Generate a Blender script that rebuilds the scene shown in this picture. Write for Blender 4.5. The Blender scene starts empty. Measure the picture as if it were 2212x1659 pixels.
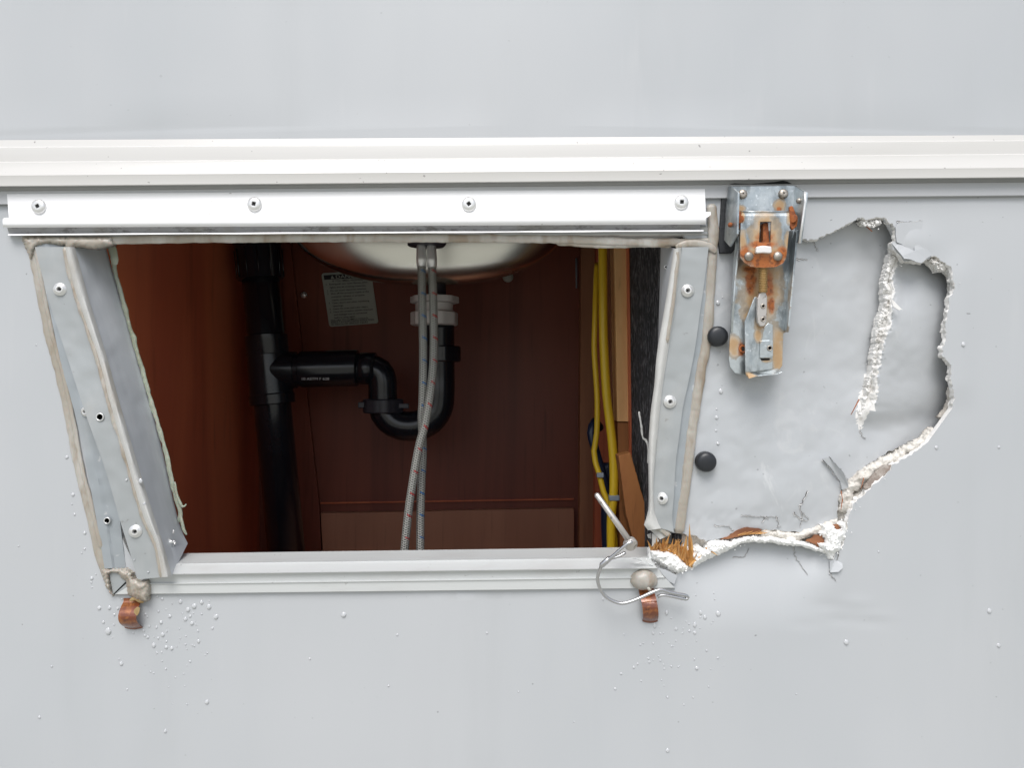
import bpy, bmesh, math, random
from mathutils import Vector, noise as mn
from mathutils.geometry import delaunay_2d_cdt

random.seed(7)
SC = bpy.context.scene
COL = SC.collection
# ------------------------------------------------------------------ camera
D = 0.556                      # metres from the lens to the side of the camper
S = 0.77 / 2212.0              # metres per unit of the survey grid on the wall (grid 2212 wide)
cam = bpy.data.cameras.new("camera"); cam.sensor_width = 36; cam.lens = 36 * D / 0.77
cam.clip_start = 0.01; cam.clip_end = 50
camo = bpy.data.objects.new("camera", cam); COL.objects.link(camo)
camo.location = (0, -D, 0); camo.rotation_euler = (math.radians(90), 0, 0)
SC.camera = camo
# ------------------------------------------------------------------ light: bright overcast
world = bpy.data.worlds.new("World"); SC.world = world; world.use_nodes = True
wn, wl = world.node_tree.nodes, world.node_tree.links
bg = wn["Background"]
sky = wn.new("ShaderNodeTexSky"); sky.sky_type = 'NISHITA'; sky.sun_disc = False
sky.sun_elevation = math.radians(58); sky.sun_rotation = math.radians(190)
sky.air_density = 1.0; sky.dust_density = 3.0
hs = wn.new("ShaderNodeHueSaturation"); hs.inputs["Saturation"].default_value = 0.5
wl.new(sky.outputs[0], hs.inputs["Color"])
tc = wn.new("ShaderNodeTexCoord"); sp = wn.new("ShaderNodeSeparateXYZ")
wl.new(tc.outputs["Generated"], sp.inputs[0])
rp = wn.new("ShaderNodeMapRange"); rp.inputs[1].default_value = -0.06; rp.inputs[2].default_value = 0.06
wl.new(sp.outputs[2], rp.inputs[0])
mx = wn.new("ShaderNodeMix"); mx.data_type = 'RGBA'
wl.new(rp.outputs[0], mx.inputs[0]); mx.inputs[6].default_value = (3.2, 3.2, 2.95, 1)   # wet gravel under the same sky
wl.new(hs.outputs[0], mx.inputs[7]); wl.new(mx.outputs[2], bg.inputs["Color"])
bg.inputs["Strength"].default_value = 0.10
sun = bpy.data.lights.new("sun", 'SUN'); sun.energy = 1.25; sun.angle = math.radians(35); sun.color = (1, 0.992, 0.985)
suno = bpy.data.objects.new("sun", sun); COL.objects.link(suno)
suno.rotation_euler = (math.radians(36), 0, math.radians(-8))
SC.view_settings.view_transform = 'Standard'; SC.view_settings.look = 'None'
SC.view_settings.exposure = 0.80; SC.view_settings.gamma = 1; SC.view_settings.use_curve_mapping = False
SC.cycles.max_bounces = 10; SC.cycles.diffuse_bounces = 6; SC.cycles.use_denoising = True

# ------------------------------------------------------------------ helpers
def V(u, v, d=0.0):
    k = S * (D + d) / D
    return Vector(((u - 1106) * k, d, (829.5 - v) * k))
def crop(s, ou, ov):
    return lambda *p: [(x * s + ou, y * s + ov) for x, y in p]
c1 = crop(.3494, 0, 292); c2 = crop(.383, 0, 772.8); c3 = crop(.2794, 472.3, 480.9); c4 = crop(.2794, 944.6, 480.9)
c5 = crop(.3106, 1202, 858.7); c6 = crop(.2899, 1459.8, 360.7); c7 = crop(.3623, 1674.5, 412.2); c8 = crop(.2588, 1674.5, 944.6)
cc = crop(.1295, 171.7, 1159.3)      # left corner
cd = crop(.1657, 1270.9, 1099.2)     # lock pin
def sstep(a, b, x):
    t = max(0, min(1, (x - a) / (b - a))); return t * t * (3 - 2 * t)
def lerp(a, b, t): return a + (b - a) * t
def interp(tab, x):
    if x <= tab[0][0]: return tab[0][1]
    for (a, p), (b, q) in zip(tab, tab[1:]):
        if x <= b: return lerp(p, q, (x - a) / (b - a))
    return tab[-1][1]
def N3(x, y, z=0): return mn.noise(Vector((x, y, z)))
def fbm(x, y, z=0):
    return N3(x, y, z) + .5 * N3(2.1 * x, 2.1 * y, z + 3) + .25 * N3(4.3 * x, 4.3 * y, z + 7)
def dense(path, step, closed=False):
    out = []; n = len(path)
    for i in range(n if closed else n - 1):
        a, b = path[i], path[(i + 1) % n]
        k = max(1, int(math.hypot(b[0] - a[0], b[1] - a[1]) / step))
        out += [tuple(lerp(a[j], b[j], t / k) for j in range(len(a))) for t in range(k)]
    if not closed: out.append(path[-1])
    return out
def smooth_path(p, step):
    """catmull rom through 2d or 3d tuples"""
    out = []
    for i in range(len(p) - 1):
        a = p[max(i - 1, 0)]; b = p[i]; c = p[i + 1]; d = p[min(i + 2, len(p) - 1)]
        L = math.dist(b, c); k = max(1, int(L / step))
        for t in range(k):
            t /= k
            out.append(tuple(.5 * (2 * b[j] + (c[j] - a[j]) * t + (2 * a[j] - 5 * b[j] + 4 * c[j] - d[j]) * t * t
                       + (-a[j] + 3 * b[j] - 3 * c[j] + d[j]) * t ** 3) for j in range(len(b))))
    out.append(p[-1]); return out
def jag(path, amp, step=4, seed=0, closed=False, rough=.12):
    out = []
    for i, (u, v) in enumerate(dense(path, step, closed)):
        out.append((u + amp * (fbm(u * rough, v * rough, seed)), v + amp * (fbm(u * rough, v * rough, seed + 11))))
    return out
def resample(p, n):
    L = [0]
    for a, b in zip(p, p[1:]): L.append(L[-1] + math.dist(a, b))
    out = []; j = 0
    for i in range(n):
        t = L[-1] * i / (n - 1)
        while j < len(L) - 2 and L[j + 1] < t: j += 1
        f = (t - L[j]) / max(1e-9, L[j + 1] - L[j]); out.append(tuple(lerp(p[j][k], p[j + 1][k], f) for k in range(len(p[0]))))
    return out

def root(name, label, cat, at, group=None, kind=None):
    o = bpy.data.objects.new(name, None); COL.objects.link(o); o.location = at; o.empty_display_size = .01
    o['label'] = label; o['category'] = cat
    if group: o['group'] = group
    if kind: o['kind'] = kind
    return o
def wloc(o):
    p = Vector(o.location)
    while o.parent: o = o.parent; p += Vector(o.location)
    return p
def obj(name, verts, faces, mats, parent=None, smooth=True, mids=None, bevel=0, at=None, label=None, uvs=None, sharp=None):
    me = bpy.data.meshes.new(name)
    o0 = wloc(parent) if parent else (Vector(at) if at is not None else Vector(verts[0]))
    loc = Vector(at) if (at is not None and parent) else o0
    base = loc
    me.from_pydata([tuple(Vector(v) - base) for v in verts], [], faces)
    for m in (mats if isinstance(mats, (list, tuple)) else [mats]): me.materials.append(m)
    if mids:
        for p, i in zip(me.polygons, mids): p.material_index = i
    if uvs:
        l = me.uv_layers.new(name="UVMap")
        for lp in me.loops: l.data[lp.index].uv = uvs[lp.vertex_index]
    if not mids or len(set(mids)) == 1 or True:
        bm = bmesh.new(); bm.from_mesh(me); bmesh.ops.recalc_face_normals(bm, faces=bm.faces); bm.to_mesh(me); bm.free()
    for p in me.polygons: p.use_smooth = smooth
    if smooth and sharp is not None: me.set_sharp_from_angle(angle=math.radians(sharp))
    o = bpy.data.objects.new(name, me); COL.objects.link(o)
    if parent: o.parent = parent; o.location = loc - o0
    else: o.location = loc
    if bevel:
        b = o.modifiers.new("bevel", 'BEVEL'); b.width = bevel; b.segments = 2; b.limit_method = 'ANGLE'; b.angle_limit = math.radians(35)
    if label: o['label'] = label
    return o
class MB:
    def __init__(s): s.v = []; s.f = []; s.m = []
    def add(s, vs, fs, m=0):
        o = len(s.v); s.v += [Vector(v) for v in vs]; s.f += [tuple(i + o for i in f) for f in fs]; s.m += [m] * len(fs); return s
    def prism(s, poly, d, t, m=0, d2=None):
        """poly in grid coords at depth d (number or per point), t thick behind"""
        n = len(poly); dd = d if isinstance(d, (list, tuple)) else [d] * n
        a = [V(p[0], p[1], q) for p, q in zip(poly, dd)]
        b = [x + Vector((0, t, 0)) for x in a]
        return s.add(a + b, [tuple(range(n)), tuple(range(2 * n - 1, n - 1, -1))] + [(i, i + n, (i + 1) % n + n, (i + 1) % n) for i in range(n)], m)
    def box(s, c, h, m=0):
        c = Vector(c); vs = [c + Vector((x * h[0], y * h[1], z * h[2])) for x in (-1, 1) for y in (-1, 1) for z in (-1, 1)]
        return s.add(vs, [(0, 1, 3, 2), (4, 6, 7, 5), (0, 4, 5, 1), (2, 3, 7, 6), (0, 2, 6, 4), (1, 5, 7, 3)], m)
    def loft(s, rows, m=0, thick=None, closed=False):
        n = len(rows[0]); vs = [p for r in rows for p in r]; fs = []
        for i in range(len(rows) - 1):
            for j in range(n if closed else n - 1):
                k = (j + 1) % n; fs.append((i * n + j, i * n + k, (i + 1) * n + k, (i + 1) * n + j))
        if closed: fs += [tuple(range(n)), tuple(range((len(rows) - 1) * n, len(rows) * n))]
        if thick:                                   # back copy shifted, closed round the edge
            k0 = len(vs); vs = vs + [Vector(p) + Vector(thick) for p in vs]; fs2 = [tuple(i + k0 for i in reversed(f)) for f in fs]
            R = len(rows)
            ring = [j for j in range(n)] + [i * n + n - 1 for i in range(1, R)] + [(R - 1) * n + j for j in range(n - 2, -1, -1)] + [i * n for i in range(R - 2, 0, -1)]
            fs = fs + fs2 + [(ring[i], ring[(i + 1) % len(ring)], ring[(i + 1) % len(ring)] + k0, ring[i] + k0) for i in range(len(ring))]
        return s.add(vs, fs, m)
    def tube(s, pts, r, seg=12, m=0, caps=True, flat=1):
        pts = [Vector(p) for p in pts]; n = len(pts); rr = r if isinstance(r, (list, tuple)) else [r] * n
        t0 = (pts[1] - pts[0]).normalized(); up = Vector((0, 1, 0))
        if abs(t0.dot(up)) > .9: up = Vector((1, 0, 0))
        side = t0.cross(up).normalized(); rows = []
        for i, p in enumerate(pts):
            t = (pts[min(i + 1, n - 1)] - pts[max(i - 1, 0)]).normalized()
            side = (side - t * side.dot(t)).normalized(); u2 = t.cross(side)
            rows.append([p + rr[i] * (math.cos(a) * side + flat * math.sin(a) * u2) for a in (2 * math.pi * k / seg for k in range(seg))])
        return s.loft(rows, m, closed=True)
    def lathe(s, prof, c, axis=(0, -1, 0), seg=28, m=0, shape=None, cap=True):
        c = Vector(c); ax = Vector(axis).normalized(); e = ax.orthogonal().normalized(); g = ax.cross(e); rows = []
        if abs(ax.y) > .5: e = (Vector((1, 0, 0)) - ax * ax.x).normalized(); g = ax.cross(e)
        for k, (r, h) in enumerate(prof):
            row = []
            for j in range(seg):
                a = 2 * math.pi * j / seg; q = r * (shape(k, a) if shape else 1)
                row.append(c + ax * h + q * (math.cos(a) * e + math.sin(a) * g))
            rows.append(row)
        n = seg; vs = [p for r in rows for p in r]; fs = []
        for i in range(len(rows) - 1):
            for j in range(n): fs.append((i * n + j, i * n + (j + 1) % n, (i + 1) * n + (j + 1) % n, (i + 1) * n + j))
        if cap: fs += [tuple(range(n)), tuple(range((len(rows) - 1) * n, len(rows) * n))]
        return s.add(vs, fs, m)
    def build(s, name, mats, parent=None, **k):
        return obj(name, s.v, s.f, mats, parent, mids=s.m, **k)
BH = .48
def bead(mb, path, w, h, d, seed=0, amp=.35, step=4, m=0, rows=7):
    """lumpy ridge of sealant along a path; w half-width and h height in grid units"""
    p = smooth_path(path, step); out = []
    for i, q in enumerate(p):
        a = p[max(i - 1, 0)]; b = p[min(i + 1, len(p) - 1)]
        tx, ty = b[0] - a[0], b[1] - a[1]; L = math.hypot(tx, ty) or 1; nx, ny = -ty / L, tx / L
        dd = d(q) if callable(d) else d
        w1 = w * (1 + amp * fbm(i * .11, seed)); w2 = w * (1 + amp * fbm(i * .09, seed + 9)); hh = h * (1 + amp * fbm(i * .13, seed + 5))
        e = min(1, i / 2.5, (len(p) - 1 - i) / 2.5); e = max(.1, e)
        row = []
        for k in range(rows):
            a_ = math.pi * k / (rows - 1); c_ = math.cos(a_)
            ww = (w1 if c_ > 0 else w2) * c_ * (.5 + .5 * e)
            row.append(V(q[0] + nx * ww, q[1] + ny * ww, dd) + Vector((0, -hh * S * BH * math.sin(a_) ** .8 * e * (1 + .35 * fbm(i * .5, k * 1.3, seed)), 0)))
        out.append(row)
    mb.loft(out, m); return mb
def crumbs(mb, spots, m=0, seed=1, squash=1):
    """lumps: (point, radius)"""
    rnd = random.Random(seed)
    bm = bmesh.new(); bmesh.ops.create_icosphere(bm, subdivisions=2, radius=1)
    bv = [v.co.copy() for v in bm.verts]; bf = [tuple(v.index for v in f.verts) for f in bm.faces]; bm.free()
    for p, r in spots:
        o = rnd.random() * 50; sx, sy, sz = (rnd.uniform(.7, 1.3) for _ in range(3))
        vs = []
        for q in bv:
            k = r * (1 + .35 * mn.noise(q * 1.7 + Vector((o, 0, 0))) + .18 * mn.noise(q * 4 + Vector((0, o, 0))))
            vs.append(Vector(p) + Vector((q.x * sx, q.y * sy * squash, q.z * sz)) * k)
        mb.add(vs, bf, m)
    return mb
def pip(x, y, P):
    c = False; j = len(P) - 1
    for i in range(len(P)):
        xi, yi = P[i]; xj, yj = P[j]
        if (yi > y) != (yj > y) and x < (xj - xi) * (y - yi) / (yj - yi) + xi: c = not c
        j = i
    return c
def sheet(name, outer, holes, pts, hfun, thick, mats, parent=None, rimrough=0, facemat=None, rimrows=4, label=None, backdepth=None):
    P = []; E = []
    for loop in [outer] + holes:
        o = len(P); P += [Vector(q) for q in loop]; E += [(o + i, o + (i + 1) % len(loop)) for i in range(len(loop))]
    def clear(q):
        return pip(q[0], q[1], outer) and not any(pip(q[0], q[1], h) for h in holes)
    P += [Vector(q) for q in pts if clear(q)]
    vs, es, fs, *_ = delaunay_2d_cdt(P, E, [], 0, 1e-4)
    fs = [f for f in fs if clear((sum(vs[i].x for i in f) / 3, sum(vs[i].y for i in f) / 3))]
    verts = [V(q.x, q.y, hfun(q.x, q.y)) for q in vs]; mids = []
    for f in fs:
        c = (sum(vs[i].x for i in f) / 3, sum(vs[i].y for i in f) / 3)
        mids.append(facemat(*c) if facemat else 0)
    cnt = {}
    for f in fs:
        for a, b in ((f[0], f[1]), (f[1], f[2]), (f[2], f[0])): cnt.setdefault((min(a, b), max(a, b)), []).append((a, b))
    bnd = [e[0] for e in cnt.values() if len(e) == 1]
    nrm = {}
    for a, b in bnd:
        t = vs[b] - vs[a]; n = Vector((t.y, -t.x)).normalized()
        for q in (a, b): nrm[q] = nrm.get(q, Vector((0, 0))) + n
    faces = [tuple(f) for f in fs]
    idx = {}
    for q, n in nrm.items():
        n = n.normalized(); idx[q] = []
        for r in range(rimrows + 1):
            t = r / rimrows; k = rimrough * (fbm(vs[q].x * .15, vs[q].y * .15, r * 1.7) + .15) if r else 0
            w = verts[q] + Vector((n.x * k * S, thick * t, -n.y * k * S)); verts.append(w); idx[q].append(len(verts) - 1)
    for a, b in bnd:
        for r in range(rimrows): faces.append((idx[a][r], idx[b][r], idx[b][r + 1], idx[a][r + 1])); mids.append(1)
    me = bpy.data.meshes.new(name); base = wloc(parent) if parent else V(1106, 829.5)
    # back
    k0 = len(verts); nb = len(vs); verts += [verts[i] + Vector((0, thick, 0)) for i in range(nb)]
    back = [tuple(i + k0 for i in reversed(f)) for f in fs]; faces += back; mids += [1] * len(back)
    me.from_pydata([tuple(v - base) for v in verts], [], faces)
    for m_ in mats: me.materials.append(m_)
    for p, i in zip(me.polygons, mids): p.material_index = i; p.use_smooth = True
    if fs:
        p = me.polygons[0]
        if p.normal.y > 0: me.flip_normals()
    o = bpy.data.objects.new(name, me); COL.objects.link(o)
    if parent: o.parent = parent
    else: o.location = base
    if label: o['label'] = label
    return o
def grid(u0, u1, v0, v1, s, jit=0):
    out = []; u = u0
    while u < u1:
        v = v0
        while v < v1:
            out.append((u + random.uniform(-jit, jit), v + random.uniform(-jit, jit))); v += s
        u += s
    return out

# ------------------------------------------------------------------ materials
def srgb(r, g, b):
    f = lambda c: c / 12.92 if c <= .04045 else ((c + .055) / 1.055) ** 2.4
    return (f(r / 255), f(g / 255), f(b / 255), 1)
def C(*c): return (c[0], c[1], c[2], 1)
class Mat:
    def __init__(s, name, col, rough=.5, metal=0, spec=.5):
        s.m = bpy.data.materials.new(name); s.m.use_nodes = True; s.nt = s.m.node_tree; s.n = s.nt.nodes; s.l = s.nt.links
        s.b = s.n["Principled BSDF"]; s.b.inputs["Roughness"].default_value = rough; s.b.inputs["Metallic"].default_value = metal
        s.b.inputs["Specular IOR Level"].default_value = spec
        s.b.inputs["Base Color"].default_value = C(*col)
        s.tc = s.n.new("ShaderNodeTexCoord"); s.col = None; s.base = C(*col)
    def noise(s, scale, stretch=(1, 1, 1), detail=4, rough=.55, dist=0):
        mp = s.n.new("ShaderNodeMapping"); mp.inputs["Scale"].default_value = stretch; s.l.new(s.tc.outputs["Object"], mp.inputs[0])
        t = s.n.new("ShaderNodeTexNoise"); t.inputs["Scale"].default_value = scale; t.inputs["Detail"].default_value = detail
        t.inputs["Roughness"].default_value = rough; t.inputs["Distortion"].default_value = dist
        s.l.new(mp.outputs[0], t.inputs["Vector"]); return t.outputs["Fac"]
    def ramp(s, src, lo, hi):
        r = s.n.new("ShaderNodeMapRange"); r.interpolation_type = 'SMOOTHSTEP'; r.inputs[1].default_value = lo; r.inputs[2].default_value = hi
        s.l.new(src, r.inputs[0]); return r.outputs[0]
    def math(s, op, a, b=None, c=None):
        m = s.n.new("ShaderNodeMath"); m.operation = op
        for i, x in enumerate((a, b, c)):
            if x is None: continue
            if isinstance(x, (int, float)): m.inputs[i].default_value = x
            else: s.l.new(x, m.inputs[i])
        return m.outputs[0]
    def mix(s, fac, col, strength=1):
        """lay col over what is there by fac"""
        x = s.n.new("ShaderNodeMix"); x.data_type = 'RGBA'
        f = s.math('MULTIPLY', fac, strength) if strength != 1 else fac
        s.l.new(f, x.inputs[0])
        if s.col: s.l.new(s.col, x.inputs[6])
        else: x.inputs[6].default_value = s.base
        x.inputs[7].default_value = C(*col); s.col = x.outputs[2]; s.l.new(s.col, s.b.inputs["Base Color"]); return s
    def bump(s, src, dist, strength=1):
        b = s.n.new("ShaderNodeBump"); b.inputs["Distance"].default_value = dist; b.inputs["Strength"].default_value = strength
        s.l.new(src, b.inputs["Height"])
        if s.b.inputs["Normal"].links: s.l.new(s.b.inputs["Normal"].links[0].from_socket, b.inputs["Normal"])
        s.l.new(b.outputs[0], s.b.inputs["Normal"]); return s
    def rough(s, src, a, b):
        r = s.n.new("ShaderNodeMapRange"); r.inputs[3].default_value = a; r.inputs[4].default_value = b; s.l.new(src, r.inputs[0]); s.l.new(r.outputs[0], s.b.inputs["Roughness"]); return s
    def blob(s, cx, cy, rx, ry, soft=.5):
        """mask round a point of the object, given in metres in its own x and z"""
        sx = s.n.new("ShaderNodeSeparateXYZ"); s.l.new(s.tc.outputs["Object"], sx.inputs[0])
        a = s.math('DIVIDE', s.math('SUBTRACT', sx.outputs[0], cx), rx); b = s.math('DIVIDE', s.math('SUBTRACT', sx.outputs[2], cy), ry)
        r = s.math('SQRT', s.math('ADD', s.math('MULTIPLY', a, a), s.math('MULTIPLY', b, b)))
        return s.math('SUBTRACT', 1, r)

def fibreglass(name, speck=1):
    m = Mat(name, (.437, .456, .472), .38)
    m.mix(m.ramp(m.noise(3.0, (1, 1, .5)), .35, .7), (.49, .50, .512), .7)
    m.mix(m.ramp(m.noise(9, (1.6, 1, .25), 5), .5, .8), (.40, .415, .425), .35)
    m.mix(m.ramp(m.noise(60, (1, 1, .12), 3), .6, .8), (.50, .51, .52), .35)
    m.mix(m.ramp(m.noise(210, (1, 1, 1.3), 1), .765, .80), (.12, .12, .12), .55 * speck)
    m.bump(m.noise(5, (1, 1, 1), 2), .004, .35); m.bump(m.noise(900, (1, 1, 1), 2), .00005, .5)
    m.rough(m.noise(25, (1, 1, .4), 4), .30, .48)
    return m
M = {}
M['wall'] = fibreglass('grey_gelcoat').m
M['wall_top'] = fibreglass('grey_gelcoat_upper', .3).m
t = fibreglass('scuffed_gelcoat', .8); t.mix(t.ramp(t.noise(16, (1, 1, .35), 7, .7, 2.2), .60, .68), (.58, .59, .595), .55)
t.mix(t.ramp(t.noise(30, (1, 1, 1), 6, .65, 1.5), .56, .7), (.52, .53, .535), .5)
M['wall_in'] = t.m
t = Mat('strip_grey', (.44, .45, .46), .4); t.mix(t.ramp(t.noise(14, (.4, 1, 1)), .4, .7), (.50, .50, .51), .5); M['strip'] = t.m
t = Mat('cream_vinyl', (.59, .58, .56), .28)
t.mix(t.ramp(t.noise(10, (.3, 1, 2), 4), .4, .7), (.54, .53, .50), .6); t.mix(t.ramp(t.noise(240, (1, 1, 1), 1), .76, .79), (.15, .14, .13), .6)
t.bump(t.noise(12, (.3, 1, 1), 2), .0006, .4); M['cream'] = t.m
t = Mat('white_paint', (.86, .86, .865), .32); t.mix(t.ramp(t.noise(160, (1, 1, 1), 2), .73, .78), (.35, .33, .30), .6); M['white'] = t.m
t = Mat('shaded_dirty_channel', (.36, .36, .37), .5); t.mix(t.ramp(t.noise(120, (.6, 1, 1), 6, .7), .48, .62), (.12, .115, .10), .75)  # base grey paints the shadow under the hook lip; mottling is grime
t.mix(t.ramp(t.noise(40, (1, 1, 1), 3), .5, .65), (.30, .29, .26), .5); M['channel'] = t.m
t = Mat('painted_aluminium', (.35, .37, .375), .42, .15); t.mix(t.ramp(t.noise(30, (1, 1, .5), 6, .6), .5, .72), (.41, .42, .42), .7)
t.mix(t.ramp(t.noise(140, (1, 1, 1), 3), .68, .74), (.18, .17, .16), .5); t.mix(t.ramp(t.noise(18, (1, 1, 1), 4), .55, .75), (.40, .39, .36), .5)
t.bump(t.noise(30, (1, 1, 1), 3), .0008, .4); M['alu'] = t.m
t = Mat('weathered_aluminium', (.33, .36, .38), .4, .2); t.mix(t.ramp(t.noise(26, (1, 1, .5), 5, .6), .48, .7), (.40, .42, .43), .7); t.mix(t.ramp(t.noise(120, (1, 1, 1), 3), .66, .73), (.6, .6, .6), .5); t.bump(t.noise(22, (1, 1, 1), 3), .0016, .5); M['alu_old'] = t.m
t = Mat('bright_aluminium', (.58, .595, .59), .40, .10); t.mix(t.ramp(t.noise(50, (.3, 1, 1), 6, .65), .5, .7), (.52, .52, .51), .6)
t.mix(t.ramp(t.noise(170, (1, 1, 1), 3), .70, .75), (.2, .19, .17), .45); t.bump(t.noise(60, (.3, 1, 1), 3), .0004, .3); M['sill'] = t.m
t = Mat('mill_aluminium', (.56, .59, .62), .45, .12); t.mix(t.ramp(t.noise(70, (.8, 1, .12), 5), .4, .7), (.66, .69, .72), .6)
t.rough(t.noise(40, (1, 1, .2), 4), .3, .55); t.bump(t.noise(25, (1, 1, .6), 3), .0012, .5); M['mill'] = t.m
t = Mat('old_sealant', (.34, .305, .255), .33); t.mix(t.ramp(t.noise(26, (1, 1, .4), 6, .65), .40, .68), (.47, .455, .42), .9)
t.mix(t.ramp(t.noise(70, (1, 1, .3), 5), .52, .68), (.23, .17, .11), .65); t.bump(t.noise(90, (1, 1, .5), 4), .0008, .6)
t.b.inputs["Subsurface Weight"].default_value = .15; t.b.inputs["Subsurface Scale"].default_value = .002; M['seal'] = t.m
t = Mat('green_sealant', (.36, .39, .31), .25); t.mix(t.ramp(t.noise(40, (1, 1, .4), 4), .4, .7), (.24, .26, .18), .8)
t.bump(t.noise(120, (1, 1, .5), 4), .0008, .6); t.b.inputs["Subsurface Weight"].default_value = .2; t.b.inputs["Subsurface Scale"].default_value = .002; M['seal_green'] = t.m
t = Mat('grey_sealant', (.52, .52, .50), .38); t.mix(t.ramp(t.noise(50, (1, 1, .4), 5), .5, .7), (.38, .34, .28), .6)
t.bump(t.noise(120, (1, 1, .5), 4), .0008, .6); M['seal_grey'] = t.m
t = Mat('white_foam', (.92, .92, .905), .85); t.bump(t.noise(700, (1, 1, 1), 3), .0006, .9); M['foam'] = t.m
t = Mat('aged_foam', (.68, .65, .60), .8); t.mix(t.ramp(t.noise(45, (1, 1, 1), 5), .45, .65), (.46, .42, .37), .8)
t.mix(t.ramp(t.noise(160, (1, 1, 1), 4), .6, .72), (.24, .21, .18), .6); t.bump(t.noise(500, (1, 1, 1), 4), .0008, .9); M['foam_old'] = t.m
t = Mat('torn_edge', (.76, .75, .73), .75); t.mix(t.ramp(t.noise(110, (1, 1, 1), 5), .54, .68), (.46, .42, .37), .4); t.bump(t.noise(420, (1, 1, 1), 3), .0005, .5); M['torn'] = t.m
M['crack'] = Mat('crack_shadow_gap', (.07, .065, .06), .9).m
t = Mat('brown_ply', (.30, .125, .055), .6); t.mix(t.ramp(t.noise(60, (.3, 1, 2), 5), .4, .7), (.14, .05, .022), .8); M['ply'] = t.m
t = Mat('splinter_wood', (.62, .34, .11), .6); t.mix(t.ramp(t.noise(120, (2, 1, .3), 4), .4, .65), (.42, .18, .045), .8); t.bump(t.noise(400, (2, 1, .2), 3), .0005, .7); M['splinter'] = t.m
t = Mat('taupe_residue', (.27, .22, .19), .8); t.mix(t.ramp(t.noise(150, (1, 1, 1), 5, .7), .45, .62), (.46, .42, .38), .8); t.bump(t.noise(300), .0008, .8); M['taupe'] = t.m
def wood(name, a, b, rough=.4, scale=14, st=(1.6, 1, .12), spec=.4):
    m = Mat(name, a, rough, spec=spec); m.mix(m.ramp(m.noise(scale, st, 6, .6, .6), .35, .68), b, .9)
    m.mix(m.ramp(m.noise(scale * 6, (st[0] * 1.5, 1, st[2]), 4), .55, .75), tuple(x * .6 for x in b[:3]), .5); return m.m
M['cherry'] = wood('cherry_laminate_lit', (.64, .175, .078), (.46, .105, .052), .42, 9)  # lighter copy: daylight falling on the side panel is put into the colour
M['cherry_back'] = wood('cherry_laminate_shaded', (.22, .062, .036), (.15, .042, .026), .5, 9)  # darker copy of the same laminate, dimness at the back painted in
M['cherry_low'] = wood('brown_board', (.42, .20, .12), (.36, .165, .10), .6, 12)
M['strip_wood'] = wood('brown_edge', (.40, .18, .09), (.30, .12, .06), .6, 12)
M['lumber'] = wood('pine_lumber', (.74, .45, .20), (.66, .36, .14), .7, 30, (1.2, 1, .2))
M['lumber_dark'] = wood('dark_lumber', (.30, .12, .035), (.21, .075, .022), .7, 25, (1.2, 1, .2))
t = Mat('black_carpet', (.018, .019, .022), .95); t.mix(t.ramp(t.noise(420, (1.6, 1, .28), 5, .7), .48, .64), (.20, .205, .22), .9)
t.mix(t.ramp(t.noise(60, (1.5, 1, .4), 4), .45, .7), (.04, .042, .05), .6); t.bump(t.noise(420, (1.6, 1, .28), 4), .0015, .8); M['carpet'] = t.m
M['cable'] = Mat('yellow_sheath', (.66, .44, .02), .35).m
M['cable_blue'] = Mat('navy_sheath', (.010, .018, .045), .35).m
M['staple'] = Mat('grey_staple', (.25, .29, .33), .4).m
t = Mat('abs_plastic', (.008, .010, .014), .3); t.mix(t.ramp(t.noise(30), .45, .7), (.014, .017, .022), .6); t.rough(t.noise(60), .12, .30); M['abs'] = t.m
M['nut_black'] = Mat('dark_nylon', (.022, .022, .03), .45).m
M['white_plastic'] = Mat('white_nylon', (.62, .61, .60), .45).m
t = Mat('brushed_steel', (.72, .71, .65), .26, 1.0); t.rough(t.noise(14, (1, 1, 4), 2), .20, .30); M['steel'] = t.m
t = Mat('label_stock', (.42, .45, .40), .5); M['label'] = t.m
M['ink'] = Mat('black_ink', (.012, .012, .016), .5).m
M['pipe_ink'] = Mat('white_print', (.55, .55, .55), .5).m
M['rubber'] = Mat('black_rubber', (.016, .018, .022), .38).m
t = Mat('gasket_rubber', (.02, .022, .025), .7); t.bump(t.noise(300, (1, 1, 1), 4), .0008, .7); M['gasket'] = t.m
M['screw'] = Mat('screw_steel', (.74, .74, .73), .32, .55).m
t = Mat('tarnished_screw', (.45, .41, .36), .4, .8); t.mix(t.ramp(t.noise(200), .45, .6), (.22, .19, .16), .6); M['screw_old'] = t.m
M['rivet'] = Mat('rivet_aluminium', (.78, .78, .77), .3, .6).m
M['hole'] = Mat('hole_dark', (.02, .02, .02), .9).m
t = Mat('pin_steel', (.55, .52, .49), .36, .7); t.mix(t.ramp(t.noise(160, (1, 1, 1), 5, .7), .58, .68), (.16, .13, .10), .8)
t.mix(t.ramp(t.noise(60, (1, 1, 1), 3), .66, .74), (.45, .27, .08), .6); M['pin'] = t.m
M['wire'] = Mat('wire_steel', (.52, .52, .53), .25, .9).m
t = Mat('spring_rust', (.17, .045, .018), .22, .25); t.mix(t.ramp(t.noise(90, (1, 1, 1), 5, .6, 1), .45, .62), (.36, .13, .035), .8)
t.mix(t.ramp(t.noise(260, (1, 1, 1), 4), .6, .7), (.07, .025, .012), .7); t.b.inputs["Coat Weight"].default_value = .7; t.b.inputs["Coat Roughness"].default_value = .08
t.bump(t.noise(200), .0003, .5); M['spring'] = t.m
t = Mat('rust', (.36, .11, .03), .8); t.mix(t.ramp(t.noise(260, (1, 1, 1), 5), .42, .62), (.17, .05, .02), .8); t.bump(t.noise(500), .0006, .8); M['rust'] = t.m
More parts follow.
